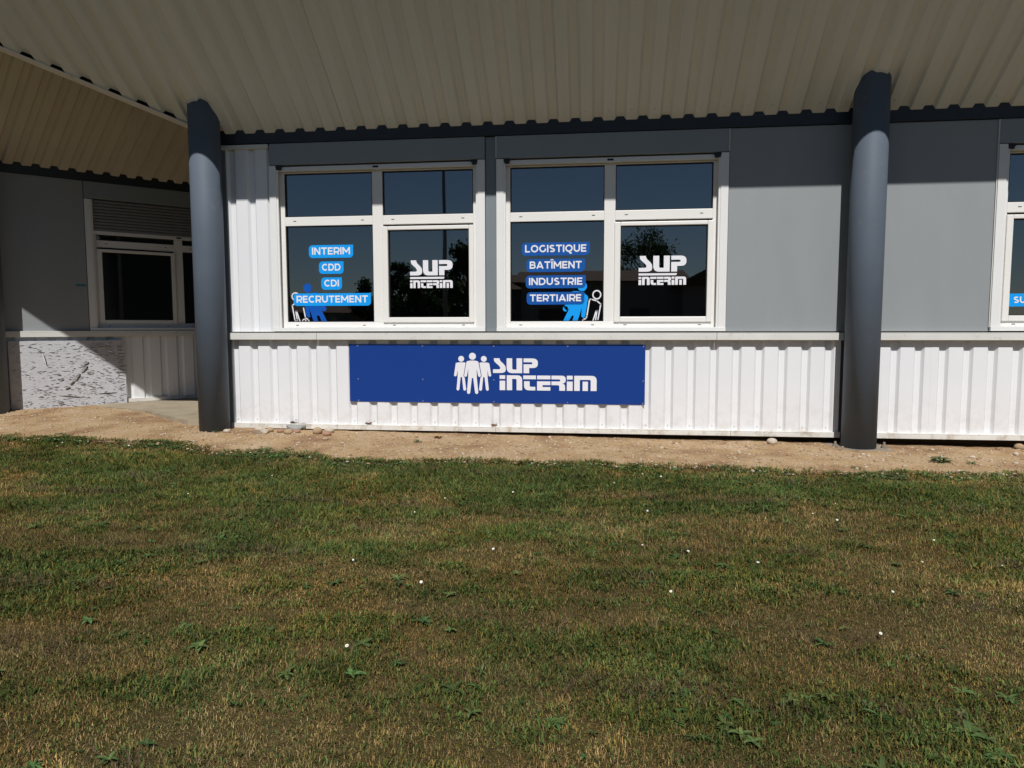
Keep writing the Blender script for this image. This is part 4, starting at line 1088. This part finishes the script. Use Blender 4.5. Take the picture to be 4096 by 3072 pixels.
# ------------------------------------------------------------------ across the lawn, behind the viewer (seen in the glass)
MT['wallc'] = mat('render_tan', (.3, .27, .23), .9, .1, var=.05); MT['tile'] = mat('brown_roof', (.13, .085, .06), .9, .1, var=.2, vscale=2); MT['winblack'] = mat('far_pane', (.03, .035, .045), .15, .5)
def far_house(x0, x1, y0, y1, h, rh, label, ridge='x'):
    root = empty('house', ((x0+x1)/2, (y0+y1)/2, 0), label, 'building')
    b = MB(); b.box(x0, x1, y0, y1, -.2, h); b.build('wall', MT['wallc'], root)
    b = MB(); o = .5
    if ridge == 'x':
        ym = (y0+y1)/2; b.add([(x0-o, y0-o, h+.003), (x1+o, y0-o, h+.003), (x1+o, y1+o, h+.003), (x0-o, y1+o, h+.003), (x0-o, ym, h+rh), (x1+o, ym, h+rh)], [(0, 1, 5, 4), (2, 3, 4, 5), (0, 4, 3), (1, 2, 5), (3, 2, 1, 0)])
    else:
        xm = (x0+x1)/2; b.add([(x0-o, y0-o, h+.003), (x1+o, y0-o, h+.003), (x1+o, y1+o, h+.003), (x0-o, y1+o, h+.003), (xm, y0-o, h+rh), (xm, y1+o, h+rh)], [(1, 2, 5, 4), (3, 0, 4, 5), (0, 1, 4), (2, 3, 5), (3, 2, 1, 0)])
    b.build('roof', MT['tile'], root)
    n_ = int((x1-x0)/3)
    for k in range(n_):
        u = x0 + (k+.5)*(x1-x0)/n_
        b = MB(); b.box(u-.6, u+.6, y1-.02, y1+.03, 1.0, 2.2); wn = b.build('window', MT['wallc'], root)
        b = MB(); b.box(u-.5, u+.5, y1+.0305, y1+.04, 1.08, 2.12); b.build('pane', MT['winblack'], wn)
    b = MB(); b.box(x0+1, x0+1.9, y1, y1+.05, 0, 2.1); b.build('door', MT['tile'], root)
def mirror_at(px, py, L):
    """point at y = -L that the office glass shows at this pixel of the photograph"""
    r = ray(px, py); k_ = 2*(D+.09) + L; return r.x/r.y*k_, H + r.z/r.y*k_
hx0, hz = mirror_at(2085, 1062, 24); hx1, _ = mirror_at(2725, 1050, 24)
far_house(hx0, hx1, -32, -24, hz-.9, .9, 'long low brown-roofed house across the lawn')
gx0, _ = mirror_at(2735, 1050, 22); _, gzt = mirror_at(2900, 985, 26)
far_house(gx0, gx0+9, -34, -22, 3.2, gzt-3.0, 'house with broad brown gable across the lawn', 'y')
kx0, kz = mirror_at(1985, 1080, 30); kx1, _ = mirror_at(2080, 1080, 30)
far_house(kx0-2.2, kx1+.2, -38, -30, kz-1.2, 1.2, 'small brown-roofed house behind the long low one')
sx0, _ = mirror_at(1050, 1200, 30); sx1, sz = mirror_at(1480, 1170, 30)
far_house(sx0, sx1, -39, -30, sz-1.3, 1.3, 'small brown-roofed house beyond the lamp post')
MT['treeleaf'] = attr_mat('tree_foliage', .6, .2, .3); MT['trunk'] = mat('tree_bark', (.09, .065, .045), .9, .1, var=.2, vscale=10, bump=.4, bscale=20)
def tree(x, y, h, cr, label, seed, nleaf=5000, base=.25):
    r = np.random.default_rng(seed); root = empty('tree', (x, y, 0), label, 'tree', 'trees across the lawn')
    b = MB(); b.tube([(x, y, -.1), (x+.1, y, h*.3), (x-.05, y+.1, h*.62), (x+.1, y, h*.9)], [.03*h, .022*h, .013*h, .004*h], 9)
    cl = []
    for k in range(24):
        a = r.uniform(0, 6.28); zz = h*(base+.08 + (.9-base)*r.random()); q = cr*(.35+.75*r.random())*math.sin(math.pi*min(1, (zz/h-base*.6)/(1.06-base*.6)))**.7
        c = np.array([x+q*math.cos(a), y+q*math.sin(a), zz]); cl.append((c, cr*(.22+.2*r.random())))
        b.tube([(x, y, zz*.72), ((x+c[0])/2, (y+c[1])/2, zz*.84), tuple(c)], [.011*h, .006*h, .002*h], 5)
    b.build('trunk', MT['trunk'], root)
    per = nleaf//len(cl); V = []; C = []
    for c, cs in cl:
        P = c + r.normal(0, 1, (per, 3))*cs*np.array([.62, .62, .5])
        d1 = r.normal(0, 1, (per, 3)); d1 /= np.linalg.norm(d1, axis=1)[:, None]; d2_ = np.cross(d1, r.normal(0, 1, (per, 3))); d2_ /= np.linalg.norm(d2_, axis=1)[:, None]
        s1 = (.07+.08*r.random(per))[:, None]
        V.append(np.stack([P-d1*s1, P+d2_*s1*.55, P+d1*s1, P-d2_*s1*.55], 1).reshape(-1, 3))
        C.append(np.repeat(np.array([.05, .085, .022])*(.6+.9*r.random((per, 1))), 4, 0))
    V = np.concatenate(V); F_ = np.arange(len(V)).reshape(-1, 4)
    o = np_mesh('crown', V - np.array([x, y, 0]), F_, MT['treeleaf'], cols=np.concatenate(C)); o.parent = root
def mtree(px, py, L, wpx, label, seed, n, base):
    x, z = mirror_at(px, py, L); tree(x, -L, z*.97, wpx/FPX*(2*D+L)*.5, label, seed, n, base)
mtree(2590, 915, 40, 210, 'tall loose-crowned tree rising behind the long low house', 3, 4200, .35)
mtree(1600, 1035, 26, 120, 'bushy tree left of the lamp post seen from the office', 4, 4500, .1)
mtree(1872, 975, 22, 150, 'dense tree between lamp post and the long low house', 5, 6000, .1)
mtree(1760, 1085, 27, 190, 'low bushy tree standing near the lamp post', 7, 6000, .02)
mtree(1660, 1100, 24, 160, 'low round tree beside the lamp post', 6, 5000, .02)
mtree(1470, 1120, 28, 110, 'low spreading tree beside the small brown-roofed house', 8, 5000, .02)
lpx, _ = mirror_at(1778, 1000, 15)
LP = empty('lamp_post', (lpx, -15, 0), 'tall grey street lamp post across the lawn', 'lamp post')
b = MB(); b.tube([(lpx, -15, -.1), (lpx, -15, 4), (lpx, -15, 9.2)], [.11, .09, .06], 16); b.build('pole', MT['steel'], LP, smooth=True)
b = MB(); b.tube([(lpx, -15, 9.1), (lpx, -14.7, 9.35), (lpx, -13.9, 9.45)], .035, 8); b.build('arm', MT['steel'], LP)
b = MB(); b.box(lpx-.15, lpx+.15, -14.0, -13.3, 9.40, 9.5); b.build('lantern', MT['steel'], LP, bevel=.02)
